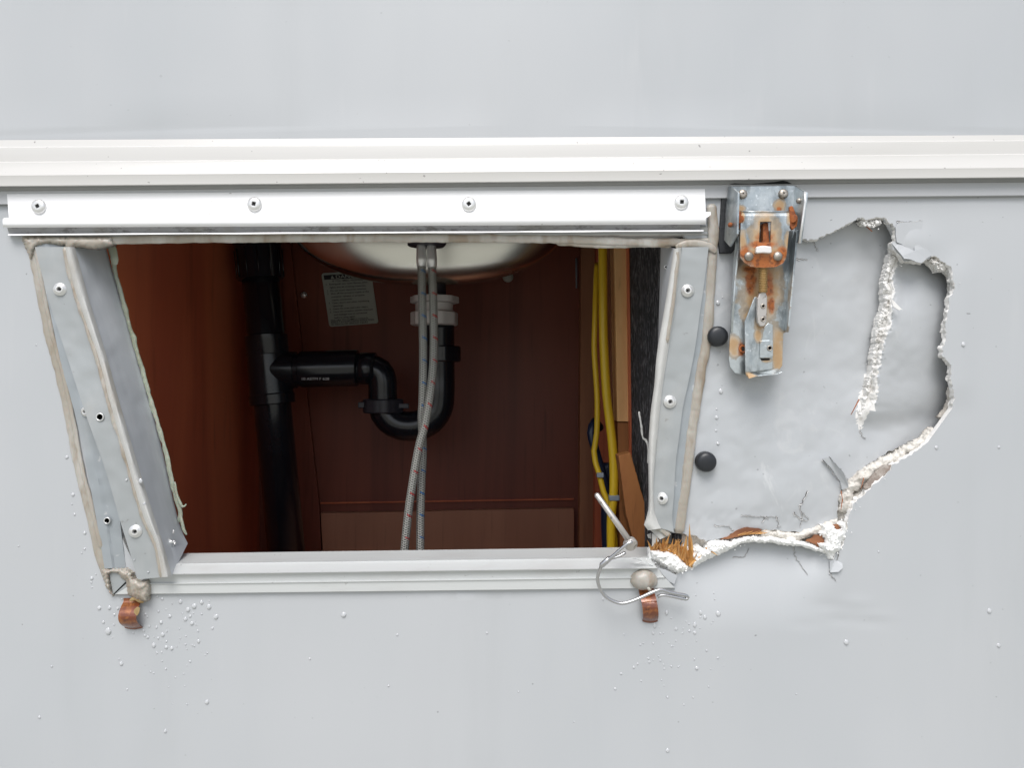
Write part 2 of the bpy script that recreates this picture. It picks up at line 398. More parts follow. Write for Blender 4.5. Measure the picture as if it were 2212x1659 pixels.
t = Mat('brass_thread', (.50, .36, .18), .4, .6); t.mix(t.ramp(t.noise(200), .5, .7), (.40, .26, .10), .6); M['brass'] = t.m
M['bolt'] = Mat('zinc_nut', (.80, .78, .76), .35, .4).m
M['nail'] = Mat('rust_nail', (.30, .10, .04), .6).m
t = Mat('water', (.58, .595, .61), .03, 0, 1.0); t.b.inputs['Transmission Weight'].default_value = .18; t.b.inputs['IOR'].default_value = 1.33; t.b.inputs['Coat Weight'].default_value = .8; t.b.inputs['Coat Roughness'].default_value = .02; M['water'] = t.m
def zinc(name, tan, deep):
    """galvanised steel; tan and deep are rust patches (x, z, rx, rz) in metres from the object's origin"""
    m = Mat(name, (.56, .60, .61), .36, .7)
    m.mix(m.ramp(m.noise(60, (1, 1, .6), 4, .6), .42, .66), (.36, .41, .44), .8)
    m.mix(m.ramp(m.noise(350, (1, 1, 1), 3), .60, .72), (.78, .82, .84), .75)
    m.mix(m.ramp(m.noise(30, (1.6, 1, .7), 6, .65), .46, .62), (.13, .15, .16), .75)
    m.rough(m.noise(90), .25, .5)
    wob = m.math('MULTIPLY', m.math('SUBTRACT', m.noise(110, (1, 1, 1), 5, .6), .5), 1.5)
    def field(bl):
        cur = None
        for b in bl:
            f = m.blob(*b); cur = f if cur is None else m.math('MAXIMUM', cur, f)
        return m.math('ADD', cur, wob)
    if tan:
        f = m.ramp(field(tan), -.15, .5); m.mix(f, (.45, .31, .17), .9)
        e = m.ramp(field(tan), .25, .75); m.mix(e, (.40, .24, .11), .6); rim = m.math('MULTIPLY', m.ramp(field(tan), -.15, .05), m.math('SUBTRACT', 1, m.ramp(field(tan), .08, .35))); m.mix(rim, (.34, .26, .17), .6)
        inv = m.math('MULTIPLY_ADD', f, -.75, .85); m.l.new(inv, m.b.inputs["Metallic"])
    if deep:
        f = m.ramp(field(deep), -.1, .55); m.mix(m.math('MULTIPLY', f, m.ramp(m.noise(170, (1, 1, 1), 6, .7), .18, .44)), (.40, .125, .032), 1)
        m.mix(m.math('MULTIPLY', f, m.ramp(m.noise(300, (1, 1, 1), 5), .5, .62)), (.16, .05, .02), .8)
    m.bump(m.noise(400, (1, 1, 1), 4), .0004, .4)
    return m.m

# ------------------------------------------------------------------ damage outline (grid units)
TEAR_TOP = c7((150, 285), (225, 290), (330, 250), (400, 215), (470, 175), (500, 162), (560, 170), (600, 160), (650, 155), (680, 195), (705, 190), (722, 240), (716, 300), (690, 310),
              (700, 345), (745, 385), (770, 420), (810, 410), (870, 432), (905, 402), (960, 388), (1000, 420), (1055, 462), (1060, 530), (1070, 560),
              (1072, 590), (1040, 640), (1030, 720), (1015, 800), (1020, 880), (1000, 940), (1000, 985), (1050, 1040), (1050, 1150), (1065, 1190), (1070, 1240), (1055, 1300))
TEAR_OUT = c8((1290, 25), (1250, 60), (1130, 150), (980, 230), (960, 280), (820, 400), (760, 470), (690, 520), (640, 600), (600, 690), (605, 770), (580, 860), (550, 930), (470, 965),
              (330, 915), (210, 880), (130, 900), (0, 885)) + c5((1480, 990), (1350, 985), (1200, 1010), (1130, 1080), (1000, 1135), (930, 1190), (850, 1220))
TEAR_IN = c5((870, 950), (960, 960), (1040, 1000), (1140, 985), (1200, 962), (1240, 935), (1320, 905), (1420, 915), (1500, 925), (1650, 930), (1700, 940), (1840, 915), (1900, 880), (1960, 850)) + \
    c8((515, 650), (530, 560), (545, 440), (620, 385), (720, 320), (800, 250), (930, 130), (1060, 75), (1150, 40), (1210, 8))
LEFT_OPEN = [(120, 516), (155, 640), (215, 860), (258, 1060), (262, 1160), (268, 1232)]
hole = [(120, 516), (700, 510), (1545, 505), (1640, 540)] + jag(jag(TEAR_TOP, 3.0, 3.0, 3), 1.7, 3, 4, rough=.45) + jag(TEAR_OUT, 4.0, 3.2, 8)[:-1] + [(1452, 1250), (1400, 1262), (800, 1266), (315, 1268), (300, 1240)] + LEFT_OPEN[::-1][1:-1]
def wall_h(u, v):
    h = 0
    if 1380 < u < 2000 and 1150 < v < 1480:
        t = max(0, (v - 1170) / 200)
        if t < 1: h += .0135 * (1 - t) ** 2 * (1 + .5 * t) * sstep(1430, 1530, u) * (1 - sstep(1750, 1826, u))
        pass
        h -= .0028 * math.exp(-(((u - 1770) / 40) ** 2 + ((v - 1245) / 60) ** 2))
        for (a, b, s_) in ((1790, 1308, 1), (1850, 1300, -1), (1815, 1340, 1), (1880, 1345, 1), (1740, 1350, .7), (1900, 1330, -.6)):
            h += .0004 * s_ * math.exp(-(((u - a - (v - b) * .6) / 34) ** 2 + ((v - b) / 10) ** 2))
    if 1820 < u < 2160 and 430 < v < 1200:
        h += .0022 * math.exp(-((u - 2075) / 30) ** 2) * sstep(520, 600, v) * (1 - sstep(820, 900, v)) * -.7
        h -= .0018 * math.exp(-(((u - 1960) / 60) ** 2 + ((v - 520) / 30) ** 2))
    h += .0006 * N3(u * .004, v * .004)
    return h
lab = root('wall_panel', 'lower grey fibreglass wall panel with a torn hole and square door opening', 'wall', V(1106, 829.5))
pts = grid(-700, 2950, 440, 2350, 60) + grid(1404, 2180, 430, 1430, 8) + grid(0, 1404, 430, 1330, 30)
sheet('skin', [(-760, 398), (2990, 398), (2990, 2400), (-760, 2400)], [hole], pts, wall_h, .0050, [M['wall'], M['torn']], lab, rimrough=5, rimrows=4)

# pushed-in section
RL = [(500, 1924), (524, 1922), (557, 1914), (611, 1903), (662, 1904), (688, 1893), (731, 1884), (803, 1873), (832, 1864), (861, 1857), (894, 1849), (930, 1856)]
RR = [(500, 1945), (524, 1948), (557, 1942), (600, 1926), (629, 1931), (666, 1927), (709, 1923), (731, 1911), (774, 1902), (811, 1895), (836, 1896), (870, 1890), (905, 1868), (930, 1861)]
def in_h(u, v):
    f = interp([(480, .75), (560, 1), (800, 1.0), (930, .72), (1050, .5), (1180, .35)], v)
    hA = .0012 + .0185 * f * sstep(1580, 1900, u) ** 1.3
    if u > 1900: hA += .00002 * (u - 1900)
    L, R = interp(RL, v), interp(RR, v)
    jl = 5 * fbm(v * .09, 2.2); jr = 5 * fbm(v * .12, 7.2)
    t = max(0, (u - R) / max(1, 2060 - R))
    hB = .0035 + .0145 * t ** 1.4 + .010 * (1 - sstep(545, 700, v)) * sstep(1905, 1960, u) + .006 * sstep(720, 930, v)
    s_ = sstep(L + jl, R + jr, u) * (1 - sstep(885, 935, v)) * sstep(505, 540, v) if 500 < v < 940 else 0
    # below the ridge the right side still falls away to the far edge
    h = lerp(hA, hB, s_)
    if v > 850 and u > 1880: h += .004 * sstep(850, 930, v) * sstep(1880, 1990, u)
    e = .0012 * fbm(u * .012, v * .012, 4)
    if L - 4 < u < R + 4 and 530 < v < 915: e += .0016 * fbm(u * .16, v * .16, 1)
    # buckled bottom edge
    if v > 1080: e += .0035 * sstep(1080, 1160, v) * sstep(1520, 1600, u) * (.6 + .5 * N3(u * .03, 3)) + .0005 * fbm(u * .07, v * .07, 9) * sstep(1080, 1130, v)
    e -= .0030 * math.exp(-(((u - 1700) / 60) ** 2 + ((v - 1060) / 90) ** 2)) * .5
    return max(h + e, .0008)
inner_out = [(1438, 470), (1700, 440), (2120, 430), (2125, 930)] + [(2020, 935)] + jag(TEAR_IN[::-1], 3.5, 3.2, 21) + [(1440, 1150), (1462, 1000), (1490, 800), (1525, 560)]
def in_mat(u, v):
    L, R = interp(RL, v), interp(RR, v)
    return 1 if 524 < v < 928 and L - 1 + 5 * fbm(v * .09, 2.2) < u < R + 1 + 5 * fbm(v * .12, 7.2) else 0
sheet('pushed_in_section', inner_out, [], grid(1440, 2120, 436, 1170, 6) + grid(1880, 1960, 500, 935, 3.1), in_h, .003, [M['wall_in'], M['torn']], lab, rimrough=3, facemat=in_mat,
      label='buckled grey section of skin pushed inwards beside the latch')
# foam core seen in the gap
fi = resample(TEAR_IN, 190); fo = resample(TEAR_OUT[::-1], 190); rows = []
for k in range(9):
    t = k / 8; row = []
    for i, (a, b) in enumerate(zip(fi, fo)):
        ov = -4 if k == 0 else 0
        u = lerp(a[0], b[0], t * 1.16 - .08); v = lerp(a[1], b[1], t * 1.16 - .08)
        base = lerp(in_h(*a) + .004, wall_h(*b) + .0035, t) + .003 * math.sin(math.pi * t)
        row.append(V(u, v, base + .0022 * fbm(u * .07, v * .07, 5)))
    rows.append(row)
core = MB(); core.loft(rows, thick=(0, .012, 0)); core.build('foam_core', M['foam_old'], lab)
def foam_patch(mb, poly, base, bulge, amp, seed=0, step=2.6, w=9, fr=.13):
    """broken lump of foam: jagged outline, raised middle, rough surface"""
    P = jag(poly, 2.6, 2.6, seed, True, .22)
    us = [p[0] for p in P]; vv = [p[1] for p in P]
    pts_ = [q for q in grid(min(us), max(us), min(vv), max(vv), step, .5) if pip(q[0], q[1], P)]
    n0 = len(P); vs, es, fs, *_ = delaunay_2d_cdt([Vector(q) for q in P] + [Vector(q) for q in pts_], [(i, (i + 1) % n0) for i in range(n0)], [], 0, 1e-4)
    fs = [f for f in fs if pip(sum(vs[i].x for i in f) / 3, sum(vs[i].y for i in f) / 3, P)]
    out = []
    for q in vs:
        dist = min((q.x - p[0]) ** 2 + (q.y - p[1]) ** 2 for p in P) ** .5; t = min(1, dist / w) ** .6
        nz = fbm(q.x * fr, q.y * fr, seed) + .6 * abs(fbm(q.x * fr * 2.3, q.y * fr * 2.3, seed + 5)) + .3 * N3(q.x * .9, q.y * .9, seed)
        b = base(q.x, q.y) if callable(base) else base
        out.append(V(q.x, q.y, b - bulge * t + amp * nz * (.35 + .65 * t)))
    k = len(out); cnt = {}
    for f in fs:
        for x_, y_ in ((f[0], f[1]), (f[1], f[2]), (f[2], f[0])): cnt.setdefault((min(x_, y_), max(x_, y_)), []).append((x_, y_))
    side = [(x_, y_, y_ + k, x_ + k) for e in cnt.values() if len(e) == 1 for x_, y_ in e]
    mb.add(out + [p + Vector((0, .006, 0)) for p in out], [tuple(f) for f in fs] + [tuple(i + k for i in reversed(f)) for f in fs] + side)
def ribbon(path, w, seed=0):
    p = smooth_path(path, 5); L_, R_ = [], []
    for i, q in enumerate(p):
        a = p[max(i - 1, 0)]; b = p[min(i + 1, len(p) - 1)]; tx, ty = b[0] - a[0], b[1] - a[1]; L = math.hypot(tx, ty) or 1
        f = w[0] + (w[1] - w[0]) * i / (len(p) - 1); f1 = f * (1 + .5 * fbm(i * .25, seed)); f2 = f * (1 + .5 * fbm(i * .25, seed + 8))
        L_.append((q[0] - ty / L * f1, q[1] + tx / L * f1)); R_.append((q[0] + ty / L * f2, q[1] - tx / L * f2))
    return L_ + R_[::-1]
rnd = random.Random(4)
def along(path, n, ru, rv, rmin, rmax, dep, seed=0):
    out = []
    for q in resample(path, n):
        u = q[0] + rnd.gauss(0, ru); v = q[1] + rnd.gauss(0, rv); out.append((V(u, v, dep + rnd.uniform(-.0015, .001)), rnd.uniform(rmin, rmax) * S))
    return out
fm = MB()
foam_patch(fm, c5((640, 1050), (760, 1040), (900, 1020), (960, 1100), (960, 1200), (880, 1260), (835, 1320), (740, 1240), (640, 1160)), .0065, .002, .0025, 31, 3)
foam_patch(fm, c5((652, 1062), (700, 1062), (780, 1070), (850, 1100), (890, 1150), (925, 1185), (900, 1210), (845, 1228), (800, 1212), (740, 1182), (690, 1145), (660, 1110)), .004, .0075, .0032, 1)
foam_patch(fm, c5((945, 1165), (935, 1110), (945, 1050), (985, 1020), (1030, 1055), (1045, 1000), (1100, 988), (1195, 990), (1215, 1020), (1200, 1065), (1130, 1095), (1060, 1125), (1000, 1158), (955, 1185)), .004, .0070, .0030, 2)
foam_patch(fm, ribbon(c5((1190, 1030), (1260, 1005), (1350, 985), (1450, 988), (1550, 1000), (1640, 1015), (1720, 1022), (1800, 1050), (1870, 1070)), (8, 5)), .0035, .0050, .0026, 3, 2.2, 5, .1)
foam_patch(fm, c5((1600, 975), (1640, 965), (1665, 985), (1655, 1020), (1610, 1015)), .003, .005, .002, 7, 2.2, 5)
foam_patch(fm, c8((395, 735), (490, 735), (505, 765), (545, 780), (540, 715), (588, 712), (600, 770), (585, 850), (555, 880), (552, 940), (490, 985), (430, 975), (375, 925), (345, 885), (405, 875), (412, 845), (360, 800), (400, 780)), .003, .0090, .0032, 4)
foam_patch(fm, c8((420, 950), (500, 950), (490, 1030), (440, 1020)), .002, .003, .0015, 6, 2.2, 4)
spots = along(c5((930, 1170), (1000, 1100), (1060, 1060), (1130, 1040), (1200, 1010), (1350, 990), (1500, 1000), (1640, 1010)), 60, 6, 5, .7, 1.8, .0015)
spots += along(c8((430, 760), (480, 830), (540, 820), (560, 740), (540, 900), (440, 930)), 40, 10, 10, .7, 2, -.002)
spots += along(c5((680, 1090), (760, 1110), (860, 1170), (800, 1200)), 30, 14, 8, .7, 1.8, .0)
crumbs(fm, spots, 0, 3); fm.build('foam_crumbs', M['foam'], lab, label='bright white crumbled foam along the lower tear', sharp=50)
fm = MB()
foam_patch(fm, c7((500, 180), (510, 165), (560, 172), (600, 165), (640, 160), (632, 200), (600, 212), (565, 200), (525, 206)), .007, .005, .003, 11, 2, 4, .2)
rl_ = lambda v: interp(RL, v) + 4 + 5 * fbm(v * .05, 1.1); rr_w = lambda v: interp(RR, v) - 6 + 6 * fbm(v * .045, 6.1)
foam_patch(fm, [(rl_(v), v) for v in range(548, 745, 8)] + [(rr_w(v), v) for v in range(740, 544, -8)], lambda u, v: interp([(550, .0085), (700, .009), (930, .014)], v), .0034, .0028, 12, 2.1, 7, .10)
foam_patch(fm, [(rl_(v) + 3, v) for v in range(735, 930, 8)] + [(min(rr_w(v), rl_(v) + 13 + 3 * fbm(v * .07, 2)), v) for v in range(925, 730, -8)], lambda u, v: interp([(550, .0085), (700, .009), (930, .014)], v), .0022, .0022, 19, 2.1, 5, .14)
foam_patch(fm, ribbon(c7((700, 350), (760, 400), (850, 422), (905, 412)), (4, 3)), .008, .004, .002, 13, 2, 4, .2)
foam_patch(fm, c7((905, 400), (960, 390), (1000, 420), (1030, 450), (1010, 478), (965, 482), (940, 450), (915, 425)), .006, .005, .003, 14, 2, 6, .2)
foam_patch(fm, ribbon(c7((1015, 455), (1050, 490), (1060, 540), (1062, 600), (1040, 655)), (5, 3)), .008, .003, .002, 15, 2, 4, .2)
spots = along([(lerp(interp(RL, v), interp(RR, v), .45), v) for v in range(545, 900, 10)], 34, 6, 5, .8, 2.4, .005) + along(c7((505, 190), (560, 195), (625, 190)), 24, 5, 5, 1.5, 3.5, .003)
crumbs(fm, spots, 0, 9); fm.build('foam_crumbs', M['torn'], lab, label='grey-white crumbled foam on the upright ridge and upper tear', sharp=50)
# beige folded band of old foam along the right lower tear
bd = MB()
foam_patch(bd, ribbon(c8((1340, -60), (1250, 25), (1130, 105), (1000, 180), (900, 225), (800, 290), (700, 365), (620, 440), (595, 540), (575, 630)), (9, 15)), lambda u, v: .0075, .0045, .0026, 21, 3, 9, .08)
foam_patch(bd, ribbon(c7((1062, 1170), (1060, 1240), (1040, 1310), (1000, 1365)), (5, 8)), .009, .004, .002, 22, 3, 6, .1)
foam_patch(bd, ribbon(c5((1420, 935), (1530, 950), (1640, 965), (1720, 955), (1800, 930), (1880, 900), (1960, 870)), (9, 9)), .006, .003, .0025, 23, 3, 7, .1)
bd.build('torn_edge', M['foam_old'], lab)
bp = MB()
for poly in (c5((1140, 990), (1190, 972), (1240, 935), (1320, 905), (1430, 918), (1410, 945), (1290, 962), (1200, 985)), c5((1740, 1000), (1800, 960), (1850, 960), (1865, 1010), (1830, 1040), (1790, 1020)),
             c8((490, 735), (520, 725), (540, 765), (520, 780))):
    bp.prism(jag(poly, 2.5, 4, 5, True), -.0002 + .0012, .002)
tp2 = MB(); tp2.prism(jag(c8((740, 420), (800, 340), (880, 250), (975, 228), (965, 270), (880, 340), (800, 400), (755, 440)), 2.5, 3, 5, True), .0012, .002)
tp2.build('glue_residue', M['taupe'], lab, smooth=False)
bp.build('wood_backing', M['ply'], lab, smooth=False)
# splintered wood strip at the sill corner
gp_ = MB(); gp_.prism(c5((680, 965), (740, 950), (885, 940), (890, 1080), (700, 1065)), .012, .0015); gp_.build('inner_sheet', M['alu_old'], lab, smooth=False)
sw = MB(); rnd = random.Random(11)
foam_patch(sw, c5((663, 1062), (690, 1035), (740, 1028), (800, 1030), (850, 1055), (890, 1085), (935, 1150), (940, 1180), (900, 1175), (860, 1130), (800, 1090), (730, 1075)), .006, .002, .002, 41, 2.4, 5, .2)
for q in resample(c5((665, 1055), (720, 1050), (800, 1060), (850, 1090), (880, 1120), (905, 1150), (940, 1165)), 60):
    L = rnd.uniform(12, 34); a = rnd.gauss(.25, .35); w = rnd.uniform(1.2, 3.2)
    b0 = V(q[0], q[1] + 4, .004 + rnd.uniform(-.003, .003)); tp = V(q[0] + L * math.sin(a), q[1] - L * math.cos(a), -.002 + rnd.uniform(-.006, .004))
    sw.tube([b0, b0.lerp(tp, .5), tp], [w * S * 1.3, w * S, .2 * S], 4)
for (x0, y0, x1, y1, w) in ((885, 1130, 905, 960, 4), (930, 1120, 925, 880, 3.2), (945, 1140, 940, 970, 3), (915, 1150, 895, 1010, 4), (1040, 1045, 1120, 1100, 2), (860, 1110, 845, 980, 3)):
    (p, q) = c5((x0, y0), (x1, y1)); sw.tube([V(*p, .002), V((p[0] + q[0]) / 2, (p[1] + q[1]) / 2, -.002), V(*q, -.005)], [w * S * 1.2, w * S, .2 * S], 4)
for q in resample(c5((1300, 950), (1450, 935)), 12):
    sw.tube([V(q[0] - 12, q[1] + 3, .001), V(q[0] + rnd.uniform(4, 16), q[1] - rnd.uniform(-3, 6), -.001)], [1.1 * S, .3 * S], 4)
sw.build('splintered_wood', M['splinter'], lab, smooth=False, label='orange splintered wood strip poking out at the sill corner')
# torn flaps and chips of skin
fl = MB()
fp = jag(c7((695, 312), (720, 308), (830, 356), (828, 335), (850, 318), (905, 350), (935, 382), (905, 402), (870, 432), (810, 410), (770, 400)), 1.5, 5, 2, True)
fl.prism(fp, [-.0006 - .0050 * sstep(523, 572, v) * sstep(2010, 1940, u) - .001 for u, v in fp], .0010)
fp = jag(c7((718, 215), (735, 190), (800, 184), (880, 172), (870, 250), (905, 345), (850, 316), (826, 333), (829, 352), (724, 304)), 1.2, 5, 6, True)
fl.prism(fp, [-.0007 - .0022 * sstep(1975, 1930, u) for u, v in fp], .0010)
fl.prism(c7((640, 156), (655, 158), (690, 215), (715, 240), (722, 300), (706, 300), (690, 250)), [.001, .001, .003, .006, .008, .01, .006], .0015)
fl.prism(c8((395, 180), (450, 165), (520, 240), (575, 300), (612, 390), (610, 420), (560, 440), (545, 370), (470, 260)), [.004, .003, 0, -.001, .001, .002, .004, .004, .004], .0015)
fl.prism(c8((455, 1035), (500, 1020), (560, 1055), (565, 1090), (530, 1125), (460, 1130)), [0, .001, -.001, -.003, -.003, -.001], .0012)
fl.prism(c5((700, 1185), (760, 1200), (840, 1240), (820, 1300), (780, 1280)), -.002, .0012)
fl.build('torn_flap', M['wall'], lab, smooth=False)
# narrow cracks: dark surface ribbon paints the shade in the split, one lifted lip
ck = MB(); lp = MB()
def crackline(path, w, d0=-.0004, seed=0, fn=None):
    w *= .62; p = jag(path, 3.6, 3.0, seed, rough=.24); n = len(p); a_, b_, c_ = [], [], []
    for i, q in enumerate(p):
        s_ = q; ww = w * (1 - .75 * i / n) * (1 + .5 * fbm(i * .4, seed))
        h = (fn(*q) if fn else 0) + d0
        e0, e1 = p[max(i - 1, 0)], p[min(i + 1, n - 1)]; tx, ty = e1[0] - e0[0], e1[1] - e0[1]; LL = math.hypot(tx, ty) or 1; nx, ny = -ty / LL, tx / LL
        if ny < 0: nx, ny = -nx, -ny
        lw = ww * (1.2 + 1.8 * fbm(i * .6, seed + 3))
        a_.append(V(q[0] - nx * ww, q[1] - ny * ww, h)); b_.append(V(q[0] + nx * ww, q[1] + ny * ww, h)); c_.append(V(q[0] + nx * (ww + lw), q[1] + ny * (ww + lw), h - .0003))
    ck.loft([a_, b_]); lp.loft([b_, c_], thick=(0, .0006, 0))
for k, (path, w, fn) in enumerate(((c7((720, 185), (780, 182), (830, 180), (880, 170)), 1.3, wall_h), (c7((225, 290), (240, 330), (258, 360)), .6, in_h), (c6((880, 680), (930, 685), (985, 690)), 1.3, in_h),
        (c8((265, 460), (240, 520), (205, 570), (215, 620), (255, 660), (285, 695)), 1.4, in_h), (c8((155, 625), (200, 680), (250, 700), (275, 690)), 1.5, in_h), (c8((215, 620), (225, 700), (205, 760)), 1.1, in_h),
        (c8((150, 900), (160, 990), (200, 1040), (245, 1110), (270, 1150)), .9, wall_h), (c8((450, 165), (500, 225), (560, 290), (600, 350), (618, 385)), 1.5, in_h), (c8((395, 190), (460, 260), (500, 320), (545, 370), (545, 440)), 1.2, in_h),
        (c5((1280, 820), (1400, 830), (1540, 830)), .8, in_h), (c5((1430, 870), (1450, 830), (1480, 850)), 1.0, in_h), (c5((1230, 1110), (1310, 1110), (1340, 1050)), 1.0, wall_h), (c8((490, 960), (480, 1040), (450, 1110), (470, 1160), (515, 1200)), 1.9, wall_h),
        (c8((530, 955), (525, 1010), (500, 1030)), 1.4, wall_h), (c7((505, 1425), (515, 1460), (545, 1480)), .9, in_h), (c5((1100, 890), (1200, 895), (1240, 930)), .8, in_h), (c8((0, 660), (30, 700), (15, 750), (45, 745)), 1.1, in_h))):
    crackline(path, w, -.0005, k, fn)
ck.build('crack', M['crack'], lab, smooth=False); lp.build('crack_lip', M['torn'], lab, smooth=False)
nl = MB()
for a, b, w, d in ((c7((500, 1245))[0], c7((452, 1335))[0], 1.6, -.001), (c7((530, 195))[0], c7((578, 242))[0], 2, .004), (c8((550, 450))[0], c8((562, 520))[0], 1.4, -.003), (c8((562, 520))[0], c8((548, 608))[0], 1.4, -.003), (c8((740, 340))[0], c8((716, 432))[0], 1.2, -.002)):
    nl.tube([V(*a, d + .004), V(*b, d)], [w * S, w * .5 * S], 6)
nl.build('nail', M['nail'], lab)
fb = MB(); rnd = random.Random(5)
for (u, v) in c8((690, 500), (660, 540), (690, 575), (610, 570), (650, 600), (900, 340)) + c7((990, 995), (640, 520), (740, 440), (1085, 545), (745, 700), (705, 570)) + c5((2020, 750), (1830, 1100), (1850, 1120)):
    a = rnd.uniform(-.6, .6); fb.tube([V(u, v, .003), V(u + 7 * math.cos(a), v + 7 * math.sin(a), -.004)], [.5 * S, .3 * S], 4)
sl = MB()
for p in (c7((690, 545), (715, 585), (708, 590)), c7((690, 638), (755, 705), (740, 712), (705, 690)), c7((620, 1170), (600, 1155), (595, 1200)), c7((590, 1270), (600, 1315), (555, 1308))):
    sl.prism(p, -.002, .0008)
fb.build('glass_fibre', M['foam'], lab); sl.build('skin_sliver', M['torn'], lab, smooth=False)
# wooden frame behind the skin
wb = MB(); wb.box(((V(1470, 0).x + V(2500, 0).x) / 2, .037, 0), ((V(2500, 0).x - V(1470, 0).x) / 2, .004, .45)); wb.build('backing_board', M['ply'], lab, smooth=False)

# ------------------------------------------------------------------ upper panel, belt moulding
up = root('wall_panel', 'smooth grey fibreglass wall panel above the cream belt moulding', 'wall', V(1106, 0))
sheet('skin', [(-760, -800), (2990, -800), (2990, 318), (-760, 322)], [], grid(-700, 2950, -780, 300, 70), lambda u, v: -.0003 + .0005 * N3(u * .0022, v * .0026, 9), .006, [M['wall_top'], M['torn']], up)
def hline(vl, vr, d, u0=-760, u1=2990, n=40, wav=0):
    return [V(lerp(u0, u1, i / n), lerp(vl, vr, lerp(u0, u1, i / n) / 2212) + wav * N3(i * .35, vl), d) for i in range(n + 1)]
tr = root('belt_moulding', 'cream ribbed belt moulding running across the whole wall', 'moulding', V(1106, 350))
tm = MB(); tm.loft([hline(302, 291, -.0007), hline(309, 297, -.0013), hline(316.5, 302, -.0019), hline(318.5, 304, -.0040), hline(321, 306.5, -.0042), hline(349, 331.5, -.0046),
    hline(351, 333.5, -.0062), hline(354, 336.5, -.0064), hline(366, 349, -.0080), hline(374, 357, -.0098), hline(379, 362, -.0106), hline(381.5, 364.5, -.0104), hline(401, 382, -.0104), hline(403, 384, -.0088), hline(402.5, 383.5, -.001)])
tm.build('rib_profile', M['cream'], tr, sharp=28)
st = MB(); st.loft([hline(398, 379, -.0015), hline(411, 391.5, -.0020), hline(413, 393.5, -.0032), hline(440, 421, -.0034), hline(442, 423, -.0026), hline(442, 423, -.0002)])
st.build('lower_lip', M['strip'], tr, sharp=30)

# ------------------------------------------------------------------ top hinge rail
hr = root('hinge_rail', 'white aluminium hinge rail with four screws above the opening', 'rail', V(770, 460))
def hl(vl, vr, d, u0, u1, n=60, wav=0): return [V(lerp(u0, u1, i / n), lerp(vl, vr, i / n) + wav * N3(i * .2, vl), d) for i in range(n + 1)]
f = MB(); f.loft([hl(419, 408, -.0005, 15, 1523), hl(418, 407, -.0030, 15, 1523), hl(420, 409, -.0036, 15, 1523), hl(468, 455, -.0038, 19, 1524), hl(471, 458, -.0046, 19, 1524)], thick=(0, .0012, 0))
f.build('mounting_flange', M['white'], hr, sharp=35)
f = MB(); pr = [(470, 457, -.0040), (472, 459, -.0062), (476, 464, -.0082), (482, 471, -.0090), (488, 480, -.0084), (491, 484, -.0066), (491.5, 484.5, -.0045)]
f.loft([hl(a, b, d, 6 if 1 <= i <= 5 else 12, 1535 if i < 3 else 1525) for i, (a, b, d) in enumerate(pr)]); f.build('hook_lip', M['white'], hr, sharp=60)
f = MB(); f.loft([hl(489.5, 482, -.0044, 15, 1512), hl(500, 492, -.0010, 18, 1512), hl(505, 496, -.0006, 20, 1514)]); f.build('channel', M['channel'], hr)
f = MB(); f.loft([hl(504.5, 495.5, -.0008, 20, 1518, wav=1), hl(505.5, 496.5, -.0056, 17, 1520, wav=1), hl(507.5, 499, -.0060, 17, 1520, wav=1), hl(509, 500.5, -.0048, 18, 1520, wav=1), hl(509, 500.5, -.0006, 20, 1518, wav=1)]); f.build('lower_edge', M['white'], hr, sharp=40)
def square(k, a):
    return 1
def screw(name, u, v, d, r, mat, parent, rot=.4, tilt=(0, 0), cross=False, at=None):
    c = V(u, v, d); R = r * S; ax = (tilt[0], -1, tilt[1]); prof = [(R, -.0004), (R, .0006), (R * .93, .0013), (R * .72, .0019), (R * .45, .0022)]
    def shp(k, a):
        if k < 4: return 1
        a = (a + rot) % (math.pi / 2) - math.pi / 4
        q = 1 / math.cos(a) * .9
        if cross: q = 1.0 if abs(a) > .5 else .45
        return q
    prof += [(R * .30, .0021), (R * .26, .0008)]
    h = MB(); h.lathe(prof, c, ax, 32, 0, shp); o = h.build(name, mat, parent, sharp=40)
    q = MB(); q.lathe([(R * .30, .0012), (R * .2, .0011)], c, ax, 24, 0, lambda k, a: shp(5, a)); q.build('socket', M['hole'], o, smooth=False)
    return o
for k, (u, v) in enumerate(((84, 446), (550, 441), (1013, 441), (1472, 437))):
    screw('screw', u, v, -.0040, 15.5, M['screw'], hr, .3 + k * .7)
# sealant under the rail
sb = MB()
bead(sb, [(48, 516), (160, 520), (400, 516), (700, 514), (1000, 515), (1200, 517), (1340, 522), (1440, 524), (1545, 522)], 9, 7, .000, 3, .22)
foam_patch(sb, [(48, 512), (240, 512), (244, 528), (205, 537), (162, 533), (150, 552), (140, 530), (100, 525), (76, 532), (66, 560), (56, 540)], -.0022, .0022, .0008, 8, 3.5, 7, .07)
bead(sb, [(1200, 521), (1290, 529), (1400, 527), (1450, 528)], 7, 6, .001, 12, .4)
sb.build('sealant', M['seal'], hr)
hd = MB(); hd.loft([hl(508, 499, -.0002, 60, 1540), hl(519, 521, .010, 60, 1540, wav=2), hl(520, 522, .030, 60, 1540, wav=1)], thick=(0, 0, .004)); hd.build('header', M['seal_grey'], hr)
chn = MB()
for (a, b, w) in ((c4((2080, 540), (2130, 520), (2150, 560)), 0, 0),): pass

